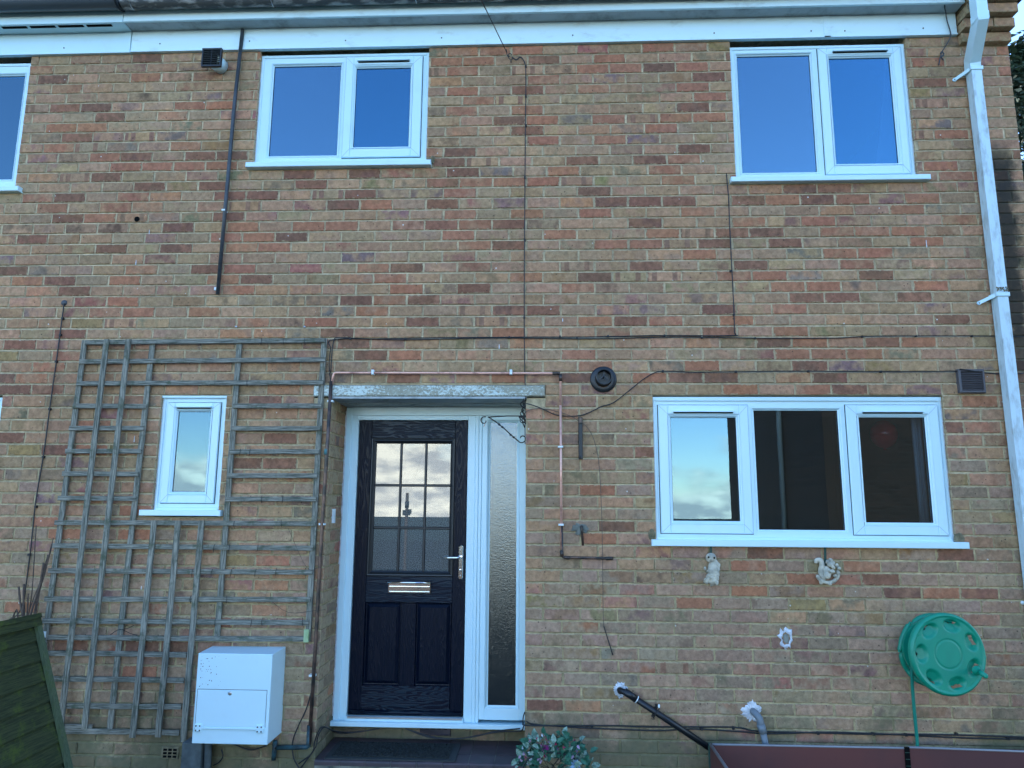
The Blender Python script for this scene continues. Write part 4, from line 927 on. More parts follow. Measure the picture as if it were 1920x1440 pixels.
part(MB().tube(sag(hook+Vector((-.02, -.015, .012)), POLE, .35), .0032, 6), 'line', M['cable'], t)
m = MB(); m.tube([hook+Vector((.012*math.cos(k*.6), -.004, .012*math.sin(k*.6))) for k in range(9)], .003, 6); m.tube(smooth_path([at(950, 92, -.03), at(951, 103, -.025), at(958, 113, -.02), at(962, 106, -.02)], 4), .0026, 6)
m.tube([at(958, 113, -.02), at(958, 117, -.02)], .004, 6); part(m, 'hook', M['iron'], t)
cable('twin_cable', 'black cable clipped level above the porch and turning up to the upstairs window sill',
      [[(620, 700), (623, 655), (627, 637), (636, 633), (700, 635), (850, 633), (984, 632), (1100, 632), (1230, 629), (1372, 629), (1377, 622), (1375, 560), (1371, 480), (1368, 420), (1366, 370), (1362, 325)]], .0034,
      clips=[(657, 635), (760, 635), (860, 633), (955, 632), (1050, 631), (1140, 630), (1246, 629), (1376, 590), (1370, 508)])
cable('aerial_cable', 'thin black cable running level across the whole wall to the right past the rain pipe',
      [[(621, 720), (617, 690), (620, 655), (628, 636), (760, 637), (900, 634), (1000, 634), (1120, 635), (1270, 632), (1440, 634), (1560, 634), (1620, 631), (1700, 630), (1830, 630), (1919, 631)]], .0030,
      clips=[(1082, 634), (1316, 633), (1416, 634), (1617, 631), (1718, 630), (1823, 630)], Y=-.010)
cable('slack_cable', 'slack black cable drooping from the porch corner and climbing over the ground floor window',
      [[(985, 756, -.02), (1000, 760, -.02), (1020, 768, -.02), (1040, 777), (1060, 780), (1088, 779), (1110, 771), (1128, 762), (1150, 755), (1180, 732), (1205, 712), (1225, 700), (1243, 696), (1300, 698), (1380, 697), (1500, 696), (1650, 697), (1790, 696), (1800, 692, -.035), (1815, 694, -.035), (1850, 699), (1880, 701), (1919, 700)]], .0034,
      clips=[(1243, 696), (1380, 697), (1516, 696), (1652, 697)])
cable('brown_cable', 'thin brown cable arching from the porch corner over the iron bar and hanging down',
      [[(984, 790, -.02), (980, 782, -.025), (988, 771, -.025), (1005, 766), (1025, 767), (1050, 773), (1070, 780), (1086, 790, -.03), (1100, 800), (1112, 820), (1119, 845), (1124, 880), (1128, 960), (1130, 1060), (1131, 1150), (1132, 1173)]], .0019, 'browncable')
cable('cut_cable', 'stiff black cut end of cable hanging slanted below the brown cable', [[(1132, 1174), (1139, 1196), (1149, 1228)]], .0036)
cable('frayed_cable', 'loose grey cable hanging from the soffit with a frayed knotted end', [[(1772, -30, -.13), (1771, 10, -.10), (1773, 22, -.05), (1776, 40, -.035), (1782, 60, -.035), (1781, 72, -.035), (1772, 88, -.03), (1765, 100, -.025), (1760, 122, -.02)], [(1765, 97, -.025), (1770, 101, -.02), (1765, 106, -.03), (1769, 113, -.02)], [(1763, 100, -.03), (1767, 96, -.02), (1769, 104, -.02), (1762, 108, -.02)]], .0038, 'overflow')
t = cable('left_cable', 'black cable slanting down the wall to the left of the trellis', [[(120, 571), (119, 577), (108, 660), (93, 767), (82, 850), (67, 940), (58, 1025), (47, 1110), (40, 1170), (38, 1200)]], .0040,
      clips=[(117, 597), (113, 628), (105, 678), (93, 767), (81, 857), (67, 950), (54, 1040)])
p = at(121, 568); m = MB(); m.lathe((p.x, .003, p.z), (0, -1, 0), [(.021, 0), (.019, .01), (.008, .014), (0, .014)], 16); part(m, 'grommet', M['overflow'], t)
cable('low_cable', 'pair of black cables running low along the brickwork right of the door sill',
      [[(984, 1335, -.02), (981, 1345, -.02), (981, 1355, -.02), (988, 1360, -.015), (1060, 1361), (1150, 1361), (1220, 1363), (1300, 1363), (1380, 1364), (1420, 1371), (1520, 1374), (1640, 1377), (1720, 1377), (1830, 1379), (1930, 1383)],
       [(986, 1352, -.02), (1000, 1358), (1050, 1362), (1100, 1365), (1170, 1368), (1240, 1370), (1300, 1367), (1390, 1372), (1440, 1376), (1540, 1373), (1600, 1374), (1690, 1378), (1790, 1383), (1860, 1385), (1930, 1386)]], .0042,
      clips=[(1110, 1363), (1316, 1367), (1375, 1365), (1534, 1375), (1637, 1376), (1699, 1378), (1794, 1377), (1890, 1385)], Y=-.012)
YC = .30
cable('looped_cable', 'black cables looped loosely under the white door sill and down beside the pipe',
      [[(982, 1362, .1), (975, 1371, .27), (940, 1372, YC), (900, 1378, YC), (860, 1385, YC), (820, 1383, YC), (785, 1374, YC), (760, 1366, YC)],
       [(975, 1366, .27), (930, 1371, YC), (890, 1381, YC), (840, 1386, YC), (800, 1381, YC), (765, 1368, YC)],
       [(712, 1366, YC), (680, 1371, YC), (650, 1373, YC), (625, 1370, .2), (609, 1363, .02), (600, 1372, -.02), (595, 1385, -.02), (592, 1400, -.025), (575, 1425, -.025), (560, 1445, -.03)],
       [(700, 1368, YC), (660, 1374, YC), (632, 1374, YC), (612, 1364, .02), (600, 1366, -.02), (590, 1390, -.02), (585, 1412, -.025), (560, 1432, -.03)],
       [(583, 1300, -.03), (574, 1330, -.03), (560, 1360, -.03), (550, 1385, -.03), (548, 1405, -.03), (552, 1425, -.03), (562, 1442, -.03)],
       [(410, 1388, -.05), (440, 1396, -.04), (470, 1406, -.03), (500, 1398, -.03)], [(415, 1405, -.04), (418, 1418, -.04), (410, 1430, -.03), (400, 1435, -.03)]], .0042)

# ------------------------------------------------------------------ trellis
tr = thing('garden_trellis', 'weathered grey wooden trellis fixed to the wall round the small window', 'trellis', at(340, 1380))
SW_, HW_ = .036, .030
BACK = [(159, 638, 134, 800), (134, 800, 80, 1232), (286, 645, 250, 960), (250, 960, 206, 1366), (449, 642, 428, 900), (428, 900, 407, 1193), (608, 634, 588, 960), (588, 960, 577, 1203)]
FRONT = [(200, 636, 152, 960), (152, 960, 113, 1364), (241, 636, 198, 960), (198, 960, 158, 1366), (289, 976, 248, 1383), (334, 976, 296, 1382), (378, 976, 343, 1391)]
LEVEL = [(161, 642, 609, 638), (149, 678, 610, 674), (144, 719, 606, 717), (137, 761, 275, 762), (437, 761, 603, 761), (130, 803, 270, 803), (435, 803, 601, 803), (123, 846, 265, 846), (431, 847, 598, 847), (117, 888, 259, 889), (427, 892, 595, 892), (109, 934, 255, 935), (423, 936, 593, 936),
         (103, 980, 591, 982), (98, 1023, 587, 1028), (91, 1070, 586, 1073), (84, 1123, 582, 1124), (80, 1164, 579, 1168), (90, 1195, 571, 1198), (82, 1225, 350, 1228), (88, 1273, 345, 1276), (96, 1323, 340, 1325), (104, 1371, 336, 1374), (106, 1362, 173, 1364)]
def slat(a, b, Y, w, mt, up):
    p0, p1 = at(a[0], a[1], Y), at(b[0], b[1], Y); d = (p1-p0); n = 7; m = MB(); side = Vector((1, 0, 0)) if up else Vector((0, 0, 1)); sd_ = random.random()*50
    vs = []; t = .0105; bow = random.uniform(-.0025, .0025)
    for i in range(n):
        f = i/(n-1); c = p0+d*f+side*(bow*math.sin(PI*f)); ww = w/2*(1+.05*noise.noise(Vector((sd_, f*6, 0)))); yw = .0015*noise.noise(Vector((sd_, f*4, 7)))
        for s_, yy in ((-1, t/2), (-1, -t/2+.002), (-.9, -t/2), (.9, -t/2), (1, -t/2+.002), (1, t/2)): vs.append((c.x+side.x*ww*s_, c.y+yy+yw, c.z+side.z*ww*s_))
    fs = [(i*6+k, i*6+(k+1) % 6, (i+1)*6+(k+1) % 6, (i+1)*6+k) for i in range(n-1) for k in range(6)]+[tuple(range(6))[::-1], tuple((n-1)*6+k for k in range(6))]
    if up: fs = [f[::-1] for f in fs]
    m.add(vs, fs); return part(m, 'slat', M[mt], tr)
def joinslat(lst, Y): 
    for a in lst: slat((a[0], a[1]), (a[2], a[3]), Y, SW_, 'slat_v', True)
# uprights are one piece each: merge the two straight runs given above
def one(lst):
    out = []; i = 0
    while i < len(lst):
        if i+1 < len(lst) and lst[i][2:] == lst[i+1][:2]: out.append((lst[i][0], lst[i][1], lst[i+1][2], lst[i+1][3])); i += 2
        else: out.append(lst[i]); i += 1
    return out
for a in one(BACK): slat((a[0], a[1]), (a[2], a[3]), -.022, SW_, 'slat_v', True)
for a in LEVEL:
    o = slat((a[0], a[1]), (a[2], a[3]), -.034, HW_ if a[1] > 640 or 1 else .02, 'slat_h', False)
for a in one(FRONT): slat((a[0], a[1]), (a[2], a[3]), -.046, SW_, 'slat_v', True)
m = MB(); p = at(575, 1191, -.03); m.bbox(p.x-.015, p.x+.015, -.042, -.028, p.z-.04, p.z+.035, .001); part(m, 'end_block', wood('fresh_batten', (.32, .42, .22), (.40, .50, .28), (.25, .36, .16)), tr)
m = MB()          # dead stems and wires still tied to it
for px, py in ((438, 984), (527, 981), (400, 1028), (430, 1028), (483, 1027), (360, 1075), (396, 1074), (433, 1074), (478, 1074), (517, 1072), (356, 1124), (425, 1124), (403, 1167), (471, 1168), (490, 1166), (567, 1166), (450, 848), (468, 848), (490, 936), (530, 936), (463, 718), (531, 640), (571, 640), (490, 640)):
    p = at(px, py, -.045); m.tube([p+Vector((random.uniform(-.006, .006), .006, .024)), p+Vector((0, -.002, 0)), p+Vector((random.uniform(-.006, .006), .006, -.024))], .0016, 5)
m.tube(smooth_path([at(500, 1120, -.03), at(540, 1148, -.05), at(590, 1145, -.03), at(610, 1143, -.04)], 4), .0012, 5); m.tube(smooth_path([at(207, 1190, -.04), at(225, 1180, -.05), at(245, 1188, -.04), at(257, 1191, -.05)], 4), .0022, 5)
m.tube(smooth_path([at(225, 1181, -.05), at(240, 1178, -.05), at(252, 1172, -.04)], 4), .0018, 5); m.tube(smooth_path([at(540, 990, -.04), at(575, 1064, -.04), at(600, 1063, -.05)], 4), .001, 4)
part(m, 'tie_wire', M['iron'], tr)
# ------------------------------------------------------------------ gas meter box
gb = thing('gas_meter_box', 'white plastic gas meter box with sloping top and hinged door', 'meter box', (-1.79, -.1, .18))
x0, x1, z0, z1, yf = -2.012, -1.572, .190, .683, -.22
m = MB(); m.add([(x0, yf, z0), (x1, yf, z0), (x1, yf, z1), (x0, yf, z1), (x0-.008, .006, z0-.0), (x1, .006, z0), (x1-.002, .006, z1+.002), (x0-.02, .006, z1-.001)],
                [(0, 1, 2, 3), (1, 5, 6, 2), (3, 2, 6, 7), (0, 3, 7, 4), (0, 4, 5, 1)]); bx_ = part(m, 'case', M['upvc'], gb)
bm_ = bx_.modifiers.new('b', 'BEVEL'); bm_.width = .004; bm_.segments = 2
xa, xb = x0+.012, x1-.018
m = MB(); m.box(xa, xb, yf-.0018, yf+.001, .484, .4865); m.box(xa, xa+.0015, yf-.0012, yf+.001, .284, .484); m.box(xb-.0015, xb, yf-.0012, yf+.001, .284, .484); part(m, 'door_gap', M['overflow'], gb)
m = MB(); m.bbox(xa+.003, xb-.003, yf-.004, yf+.001, .286, .481, .0015)
dd = part(m, 'door', M['upvc'], gb)
m = MB(); m.bbox(xa, xb, yf-.010, yf+.001, .270, .282, .003); part(m, 'hinge_bar', M['upvc'], gb)
for hx_ in (xa+.024, xb-.028):
    m = MB(); m.bbox(hx_-.020, hx_+.020, yf-.014, yf+.001, .255, .299, .004); hg = part(m, 'hinge', M['upvc'], gb)
    m = MB()
    for sx_ in (-.011, .011):
        for sz_ in (-.012, .012): m.lathe((hx_+sx_, yf-.0145, .277+sz_), (0, -1, 0), [(.0045, 0), (.0045, .001), (0, .0012)], 10)
    part(m, 'screws', M['overflow'], hg)
m = MB(); m.lathe((-1.806, yf-.003, .466), (0, -1, 0), [(.011, 0), (.011, .003), (.006, .004)], 16); m.lathe((-1.806, yf-.003, .466), (0, -1, 0), [(.006, .0045), (0, .0045)], 12); part(m, 'lock', M['steel'], gb)
m = MB()
for i in range(40):
    x, z = x0+.02+abs(random.gauss(0, .05)), random.uniform(.50, .67); m.lathe((x, yf-.0003, z), (0, -1, 0), [(random.choice([.0012, .002, .003]), 0), (0, .0005)], 6)
part(m, 'dirt_specks', M['overflow'], gb, kind='stuff')
m = MB(); a = at(343, 1392, -.12); b = at(376, 1442, -.12); m.bbox(a.x, b.x, -.13, -.01, b.z-.15, a.z, .004); o = m.build('timber_block', M['block']); tag(o, 'blue grey timber block standing on the ground below the trellis', 'block')
m = MB(); m.tube([at(391, 1392, -.09), at(388, 1460, -.09)], .021, 14); o = m.build('grey_conduit', M['block']); tag(o, 'stout grey conduit rising into the underside of the meter box', 'pipe')
p = at(322, 1411); m = MB(); m.bbox(p.x-.06, p.x+.045, -.008, .002, p.z-.034, p.z+.034, .002); ab = thing('airbrick', 'old airbrick low in the wall below the trellis end', 'airbrick', (p.x, 0, p.z)); part(m, 'plate', M['patch'], ab)
m = MB()
for i in range(3):
    for j in range(3): m.box(p.x-.048+i*.030, p.x-.026+i*.030, -.0105, -.0078, p.z-.026+j*.019, p.z-.014+j*.019)
part(m, 'slots', M['void'], ab)

# ------------------------------------------------------------------ fence panel, left
fp = thing('fence_panel', 'mossy green overlap fence panel leaning away from the trellis', 'fence', (-2.7, -1.1, GZ))
TOP, BOT = Vector((-3.005, -.25, .865)), Vector((-2.655, -.25, -.12)); up_ = (TOP-BOT).normalized(); Ln = (TOP-BOT).length; alng = Vector((0, -1, 0)); nrm = up_.cross(alng).normalized()
if nrm.x < 0: nrm = -nrm
nb = 9; bh = (Ln)/nb
for i in range(nb):
    z = Ln-bh*(i+1); m = MB(); vs = []; L_ = 1.85; nn = 9
    for k in range(nn):
        y = L_*k/(nn-1); wv = .004*noise.noise(Vector((i*3.3, y*2, 0)))
        for (u, t) in ((z-.012, .020), (z+bh, .006), (z+bh, -.002), (z-.012, .010)):
            vs.append(BOT+up_*(u+(wv if u < z+.01 else 0))+alng*(y+.004)+nrm*t)
    fs = [(k*4+q, k*4+(q+1) % 4, (k+1)*4+(q+1) % 4, (k+1)*4+q) for k in range(nn-1) for q in range(4)]+[(0, 3, 2, 1), tuple((nn-1)*4+q for q in range(4))]
    m.add(vs, fs); part(m, 'board', M['fence'], fp)
for yy in (0.0, .9, 1.83):
    m = MB(); a = BOT+alng*(yy+.015)+nrm*.030; m.obb(a-up_*.05, a+up_*(Ln-.012), .040, .020, alng); part(m, 'batten', M['fence2'], fp)
m = MB(); a = TOP+nrm*.018+up_*.008; m.obb(a-alng*.01, a+alng*1.87, .060, .028, nrm); m.obb(a-alng*.008-up_*.030+nrm*.018, a+alng*1.86-up_*.030+nrm*.018, .055, .012, up_); part(m, 'top_rail', M['fence'], fp)
# plastic ties at its corner
p = at(70, 1170, -.22); q = at(81, 1188, -.22); m = MB(); m.tube(smooth_path([p+Vector((-.03, 0, .01)), p, p+Vector((.01, 0, -.015)), q], 4), .007, 8); o = m.build('rag_tie', M['stone']); tag(o, 'grey rag tie at the top corner of the green fence panel', 'tie')
m = MB(); m.bbox(q.x-.012, q.x+.014, -.235, -.215, q.z-.022, q.z+.012, .004); m.bbox(q.x-.002, q.x+.012, -.240, -.236, q.z-.004, q.z+.016, .002); o = m.build('plastic_clip', M['studwhite']); tag(o, 'pale blue plastic clip hanging by the top corner of the fence panel', 'clip')
tw_ = thing('dead_plant', 'bundle of dry brown climber stems behind the fence panel', 'plant', at(60, 1180, -.1))
stems = [[(100, 1008), (92, 1045), (76, 1090), (60, 1130), (50, 1175)], [(97, 1020), (85, 1070), (68, 1130), (62, 1180)], [(82, 1055), (74, 1100), (58, 1150), (55, 1180)], [(68, 985), (64, 1050), (60, 1110), (52, 1170)], [(53, 1113), (51, 1150), (47, 1180)], [(35, 1100), (38, 1130), (44, 1175)], [(15, 1172), (25, 1160), (36, 1148), (46, 1135)], [(5, 1180), (20, 1166), (33, 1150)], [(45, 1095), (44, 1130), (42, 1175)], [(8, 1172), (22, 1158), (34, 1155), (50, 1165)], [(90, 1040), (80, 1080), (72, 1120), (66, 1165)]]
for k, s__ in enumerate(stems):
    Yt = -.08-.03*(k % 3); part(MB().tube(smooth_path([at(a, b, Yt) for a, b in s__]+[at(s__[-1][0]-3, 1290, Yt)], 4), [.0035+.0012*(k % 3)]*1 if 0 else .0032+.0014*(k % 3), 6), 'stem', M['twig'], tw_)

# ------------------------------------------------------------------ iron bracket, iron bar
ib = thing('iron_bracket', 'black wrought iron scroll bracket for a hanging basket inside the porch', 'bracket', at(985, 790, .06))
Yb = .07
def A(px, py): return at(px, py, Yb)
def scroll(cx_, cy_, r0, r1, t0, t1, n=22): return [A(cx_+(r0+(r1-r0)*k/n)*math.cos(t0+(t1-t0)*k/n), cy_+(r0+(r1-r0)*k/n)*math.sin(t0+(t1-t0)*k/n)) for k in range(n+1)]
part(MB().tube([A(985, 780), A(950, 780), A(915, 782)], .0038, 6), 'arm', M['iron'], ib)
part(MB().tube(scroll(908, 789, 8, 3, -1.2, -6.4), .0036, 6), 'scroll', M['iron'], ib)
stay = [A(916, 782), A(930, 791), A(945, 803), A(960, 817), A(972, 827)]
part(MB().tube(stay, .0042, 6), 'stay', M['iron'], ib)
m = MB()
for a, b in ((936, 796), (942, 801), (957, 815), (963, 820)): m.ball(A(a, b), .008, .008, .008, n=8, m=6)
part(m, 'knot', M['iron'], ib)
part(MB().tube([A(972, 827)]+scroll(979, 822, 9, 3, 2.6, -3.0), .004, 6), 'scroll', M['iron'], ib)
m = MB(); m.obb(at(984.5, 744, Yb), at(984.5, 832, Yb), .014, .005, (0, 1, 0)); part(m, 'back_plate', M['iron'], ib)
m = MB(); m.tube([A(909, 793), A(909, 797), A(907, 800)], .002, 5); part(m, 'hook', M['copper'], ib)
m = MB()
for k in range(7): m.tube(smooth_path([at(984+random.uniform(-2, 1), 745+k*6, .0), at(979+random.uniform(-4, 2), 752+k*6, -.02), at(984+random.uniform(-3, 2), 760+k*7, .0)], 4), .0034, 5)
for k in range(3): m.tube([at(980+5*math.cos(t)*(1+.2*k), 787+6*math.sin(t+k), .02) for t in [j*.5 for j in range(12)]], .0028, 5)
o = m.build('cable_tangle', M['iron']); tag(o, 'tangle of black wire bunched at the right corner of the porch lintel', 'wire')
bb = thing('iron_bar', 'rusty black iron bracket bar screwed upright on the brick right of the door', 'bracket', at(1088, 820))
p, q = at(1088, 783), at(1088, 861); m = MB(); m.bbox(p.x-.0125, p.x+.0125, -.024, .001, q.z, p.z, .003); part(m, 'bar', M['iron'], bb)
m = MB(); m.lathe((q.x, -.024, q.z+.016), (0, -1, 0), [(.007, 0), (.007, .003), (0, .005)], 10); part(m, 'screw', M['overflow'], bb)
m = MB(); m.bbox(p.x-.010, p.x+.010, -.034, -.0242, p.z-.04, p.z-.002, .003); part(m, 'stub', M['copper_dark'], bb)

# ------------------------------------------------------------------ owl and squirrel plaques
def owl():
    t = thing('owl_ornament', 'cast stone owl on a pine cone hanging under the window sill', 'ornament', at(1335, 1070, -.03))
    def Q(px, py, y=-.03): return at(px, py, y)
    m = MB(); m.ball(Q(1337, 1066), .031, .022, .062, Matrix.Rotation(R(10), 3, 'Y'), 18, 12, .05); part(m, 'body', M['stone'], t)
    m = MB(); m.ball(Q(1333, 1046), .032, .024, .030, None, 18, 12, .03); m.ball(Q(1328, 1044, -.05), .010, .006, .011, n=10, m=8); m.ball(Q(1338, 1044.5, -.05), .010, .006, .011, n=10, m=8); m.ball(Q(1333, 1049, -.056), .0035, .004, .007, n=8, m=6); part(m, 'head', M['stone'], t)
    m = MB()
    for a, b in ((1328.8, 1044.8), (1339.3, 1046)): m.ball(Q(a, b, -.058), .0058, .004, .0058, n=8, m=6)
    part(m, 'eye', M['void'], t)
    m = MB()
    for i in range(5):
        for j in range(3): m.ball(Q(1344+j*2-i*.8, 1057+i*8+j*2, -.042), .0085, .008, .016, Matrix.Rotation(R(14), 3, 'Y'), 8, 6)
    part(m, 'wing', M['stone'], t)
    m = MB()
    for i in range(34):
        a = random.uniform(0, 2*PI); r_ = math.sqrt(random.random()); px, py = 1334+13*r_*math.cos(a), 1083+14*r_*math.sin(a)
        m.ball(Q(px, py, -.026-.018*(1-r_)-random.random()*.008), .0125, .0045, .016, Matrix.Rotation(random.uniform(-.9, .9), 3, 'Y') @ Matrix.Rotation(random.uniform(.3, .9), 3, 'X'), 7, 5)
    m.ball(Q(1322, 1066), .009, .008, .012, n=8, m=6); m.ball(Q(1334, 1084), .034, .02, .036, n=12, m=8); part(m, 'pine_cone', M['stone'], t)
    m = MB(); m.obb(at(1333, 1024, -.006), at(1333, 1040, -.006), .013, .004, (1, 0, 0)); part(m, 'strap', M['green_dark'], t)
owl()
def squirrel():
    t = thing('squirrel_ornament', 'cast stone squirrel crouching on a branch, hanging under the window sill', 'ornament', at(1552, 1072, -.03))
    Q = lambda px, py, y=-.03: at(px, py, y)
    m = MB(); m.tube(smooth_path([Q(1530, 1056), Q(1531, 1051), Q(1538, 1051), Q(1541, 1060), Q(1539, 1070), Q(1541, 1080), Q(1548, 1084)], 5), [.010+.0055*math.sin(min(1, k/14)*PI*.6) for k in range(31)], 10); part(m, 'tail', M['stone'], t)
    m = MB(); m.ball(Q(1550, 1072), .026, .022, .034, Matrix.Rotation(R(-12), 3, 'Y'), 16, 12); m.ball(Q(1551, 1079, -.045), .021, .016, .021, None, 12, 8); m.ball(Q(1561, 1070, -.045), .012, .010, .009, n=10, m=7)
    m.tube([Q(1553, 1068, -.05), Q(1560, 1073, -.055), Q(1565, 1071, -.055)], [.009, .007, .006], 8); part(m, 'body', M['stone'], t)
    m = MB(); m.ball(Q(1557, 1058, -.04), .019, .018, .017, None, 14, 10); m.ball(Q(1562, 1063, -.052), .010, .012, .015, Matrix.Rotation(R(-35), 3, 'Y'), 10, 8); m.ball(Q(1551, 1053), .010, .008, .014, Matrix.Rotation(R(30), 3, 'Y'), 8, 6); m.ball(Q(1558, 1051, -.03), .012, .010, .016, Matrix.Rotation(R(-40), 3, 'Y'), 8, 6); m.ball(Q(1563, 1056, -.03), .009, .008, .014, None, 8, 6); part(m, 'head', M['stone'], t)
    m = MB(); m.tube(smooth_path([Q(1532, 1080), Q(1538, 1087), Q(1548, 1092), Q(1560, 1091), Q(1569, 1084), Q(1572, 1076)], 5), .011, 9)
    for a, b, r_ in ((1533, 1081, .012), (1541, 1091, .016), (1556, 1094, .014), (1563, 1090, .013), (1571, 1074, .013), (1573, 1066, .012), (1569, 1060, .012), (1566, 1080, .010)):
        m.ball(Q(a, b, -.03-random.random()*.01), r_, .012, r_, None, 9, 7, .5)
    part(m, 'branch', M['stone'], t)
    m = MB(); m.obb(at(1547, 1024, -.006), at(1547.5, 1060, -.006), .014, .004, (1, 0, 0)); part(m, 'strap', M['green_dark'], t)
squirrel()

# ------------------------------------------------------------------ hose reel
hr = thing('hose_reel', 'teal green wall mounted garden hose reel with seven scooped finger holes', 'hose reel', at(1760, 1225, 0))
def flange(cx_, cz_, y, R0, name, scoops=7, rot=0.0, front=True, yaw=0, pitch=0):
    m = MB(); NR, NT = 40, 140; vs = []; keep = []
    rot3 = Matrix.Rotation(yaw, 3, 'Z') @ Matrix.Rotation(pitch, 3, 'X')
    def hgt(u, w):
        r = math.hypot(u, w); h = 0
        h += -.006 if .90*R0 < r < .975*R0 else 0
        if front and abs(r-.345*R0) < .010*R0: h += .005
        slot = False
        for i in range(scoops):
            t = rot+2*PI*i/scoops; c, s = math.cos(t), math.sin(t); a = u*c+w*s-.70*R0; b = -u*s+w*c; e = math.hypot(a/(.155*R0), b/(.215*R0))
            if e < 1.06: h += .030*(1-max(0, min(1, (e-.72)/.34)))*(.25+.75*max(0, min(1, (a/(.155*R0)+1)/1.5)))
            e2 = max(0, abs(b)-.105*R0); 
            if math.hypot(a-.095*R0, e2) < .046*R0: slot = True
        return h, slot
    for i in range(NR+1):
        r = R0*(i/NR)
        for k in range(NT):
            t = 2*PI*k/NT; u, w = r*math.cos(t), r*math.sin(t); h, sl_ = hgt(u, w); 
            if i == NR: h += .006
            p_ = rot3 @ Vector((u, h, w)); vs.append((cx_+p_.x, y+p_.y, cz_+p_.z)); keep.append(sl_)
    fs = [(i*NT+k, i*NT+(k+1) % NT, (i+1)*NT+(k+1) % NT, (i+1)*NT+k) for i in range(NR) for k in range(NT)]
    fs = [f for f in fs if not (keep[f[0]] and keep[f[2]])]
    b0 = len(vs)
    for hh in (.018, .026):
        for k in range(NT):
            t = 2*PI*k/NT; q = rot3 @ Vector((R0*1.0*math.cos(t), hh, R0*math.sin(t))); vs.append((cx_+q.x, y+q.y, cz_+q.z))
    fs += [(NR*NT+k, NR*NT+(k+1) % NT, b0+(k+1) % NT, b0+k) for k in range(NT)]+[(b0+k, b0+(k+1) % NT, b0+NT+(k+1) % NT, b0+NT+k) for k in range(NT)]
    m.add(vs, [f[::-1] for f in fs] if False else fs, True); return part(m, name, M['teal'], hr)
c = at(1779, 1227, -.29); RW = .218; HY, HP = .12, -.05
ff = flange(c.x, c.z, -.29, RW, 'front_flange', rot=.42, yaw=HY, pitch=HP)
cb = at(1752, 1219, -.13)
m = MB(); NT = 72
# rear flange: ring with spokes, seen left of the front one
def ringplate(m, cx_, cz_, y, r0, r1, th, t0=0, t1=2*PI, n=60):
    vs = []
    for k in range(n+1):
        t = t0+(t1-t0)*k/n
        for r_, yy in ((r0, y), (r1, y), (r1, y+th), (r0, y+th)): vs.append((cx_+r_*math.cos(t), yy, cz_+r_*math.sin(t)))
    m.add(vs, [(k*4+q, (k+1)*4+q, (k+1)*4+(q+1) % 4, k*4+(q+1) % 4) for k in range(n) for q in range(4)])
ringplate(m, cb.x, cb.z, -.13, .140, .172, .02)
ringplate(m, cb.x, cb.z, -.128, .05, .105, .015)
for i in range(6):
    t = .5+i*PI/3; m.obb((cb.x+.1*math.cos(t), -.118, cb.z+.1*math.sin(t)), (cb.x+.15*math.cos(t), -.118, cb.z+.15*math.sin(t)), .05, .018, (-math.sin(t), 0, math.cos(t)))
part(m, 'rear_flange', M['teal'], hr)
m = MB(); a = Vector((c.x, -.27, c.z)); b = Vector((cb.x, -.12, cb.z)); m.tube([a, b], .085, 28); part(m, 'drum', M['teal'], hr)
m = MB()
for k in range(7):
    f = .12+k*.12; cc = a.lerp(b, f); m.tube([(cc.x+.105*math.cos(t), cc.y+.006*math.sin(t/2), cc.z+.105*math.sin(t)) for t in [2*PI*j/36 for j in range(37)]], .0085, 7, cap=False)
part(m, 'coiled_hose', M['teal_shade'], hr)
# wall bracket with two arched arms and guide
m = MB(); w0 = at(1741, 1212, -.03)
ringplate(m, w0.x, w0.z, -.045, .0, .10, .045, n=36)
part(m, 'wall_plate', M['teal'], hr)
B_ = lambda px, py, y=-.07: at(px, py, y)
part(MB().tube(smooth_path([B_(1730, 1200, -.05), B_(1712, 1190), B_(1716, 1166), B_(1735, 1156), B_(1760, 1156, -.1), B_(1785, 1166, -.13)], 5), .0165, 10), 'arm', M['teal'], hr)
part(MB().tube(smooth_path([B_(1728, 1215, -.05), B_(1694, 1224), B_(1693, 1240), B_(1703, 1258), B_(1720, 1275, -.1), B_(1745, 1285, -.12)], 5), .0155, 10), 'arm', M['teal'], hr)
part(MB().tube(smooth_path([B_(1707, 1166, -.1), B_(1700, 1178, -.1), B_(1692, 1195, -.1), B_(1688, 1215, -.1), B_(1686, 1223, -.1)], 5), [.006]*3+[.014]*15+[.008]*3, 10), 'hose_guide', M['teal'], hr)
m = MB(); m.obb(B_(1701, 1191, -.12), B_(1719, 1179, -.12), .010, .006, (0, 0, 1)); part(m, 'metal_blade', M['steel'], hr)
k_ = at(1835, 1259, -.31); m = MB(); m.tube([k_, k_+Vector((.006, -.052, -.012))], [.015, .013], 14); m.ball(k_+Vector((.006, -.053, -.012)), .013, .006, .013, n=12, m=8); m.lathe(k_+Vector((0, .02, 0)), (0, -1, 0), [(.026, 0), (.018, .014), (.013, .03)], 16); part(m, 'crank_handle', M['teal'], hr)
part(MB().tube(smooth_path([at(1712, 1215, -.15), at(1710, 1245, -.15), at(1711, 1290, -.13), at(1715, 1340, -.12), at(1720, 1395, -.11), at(1722, 1450, -.11)], 5), .0095, 9), 'hanging_hose', M['teal2'], hr)

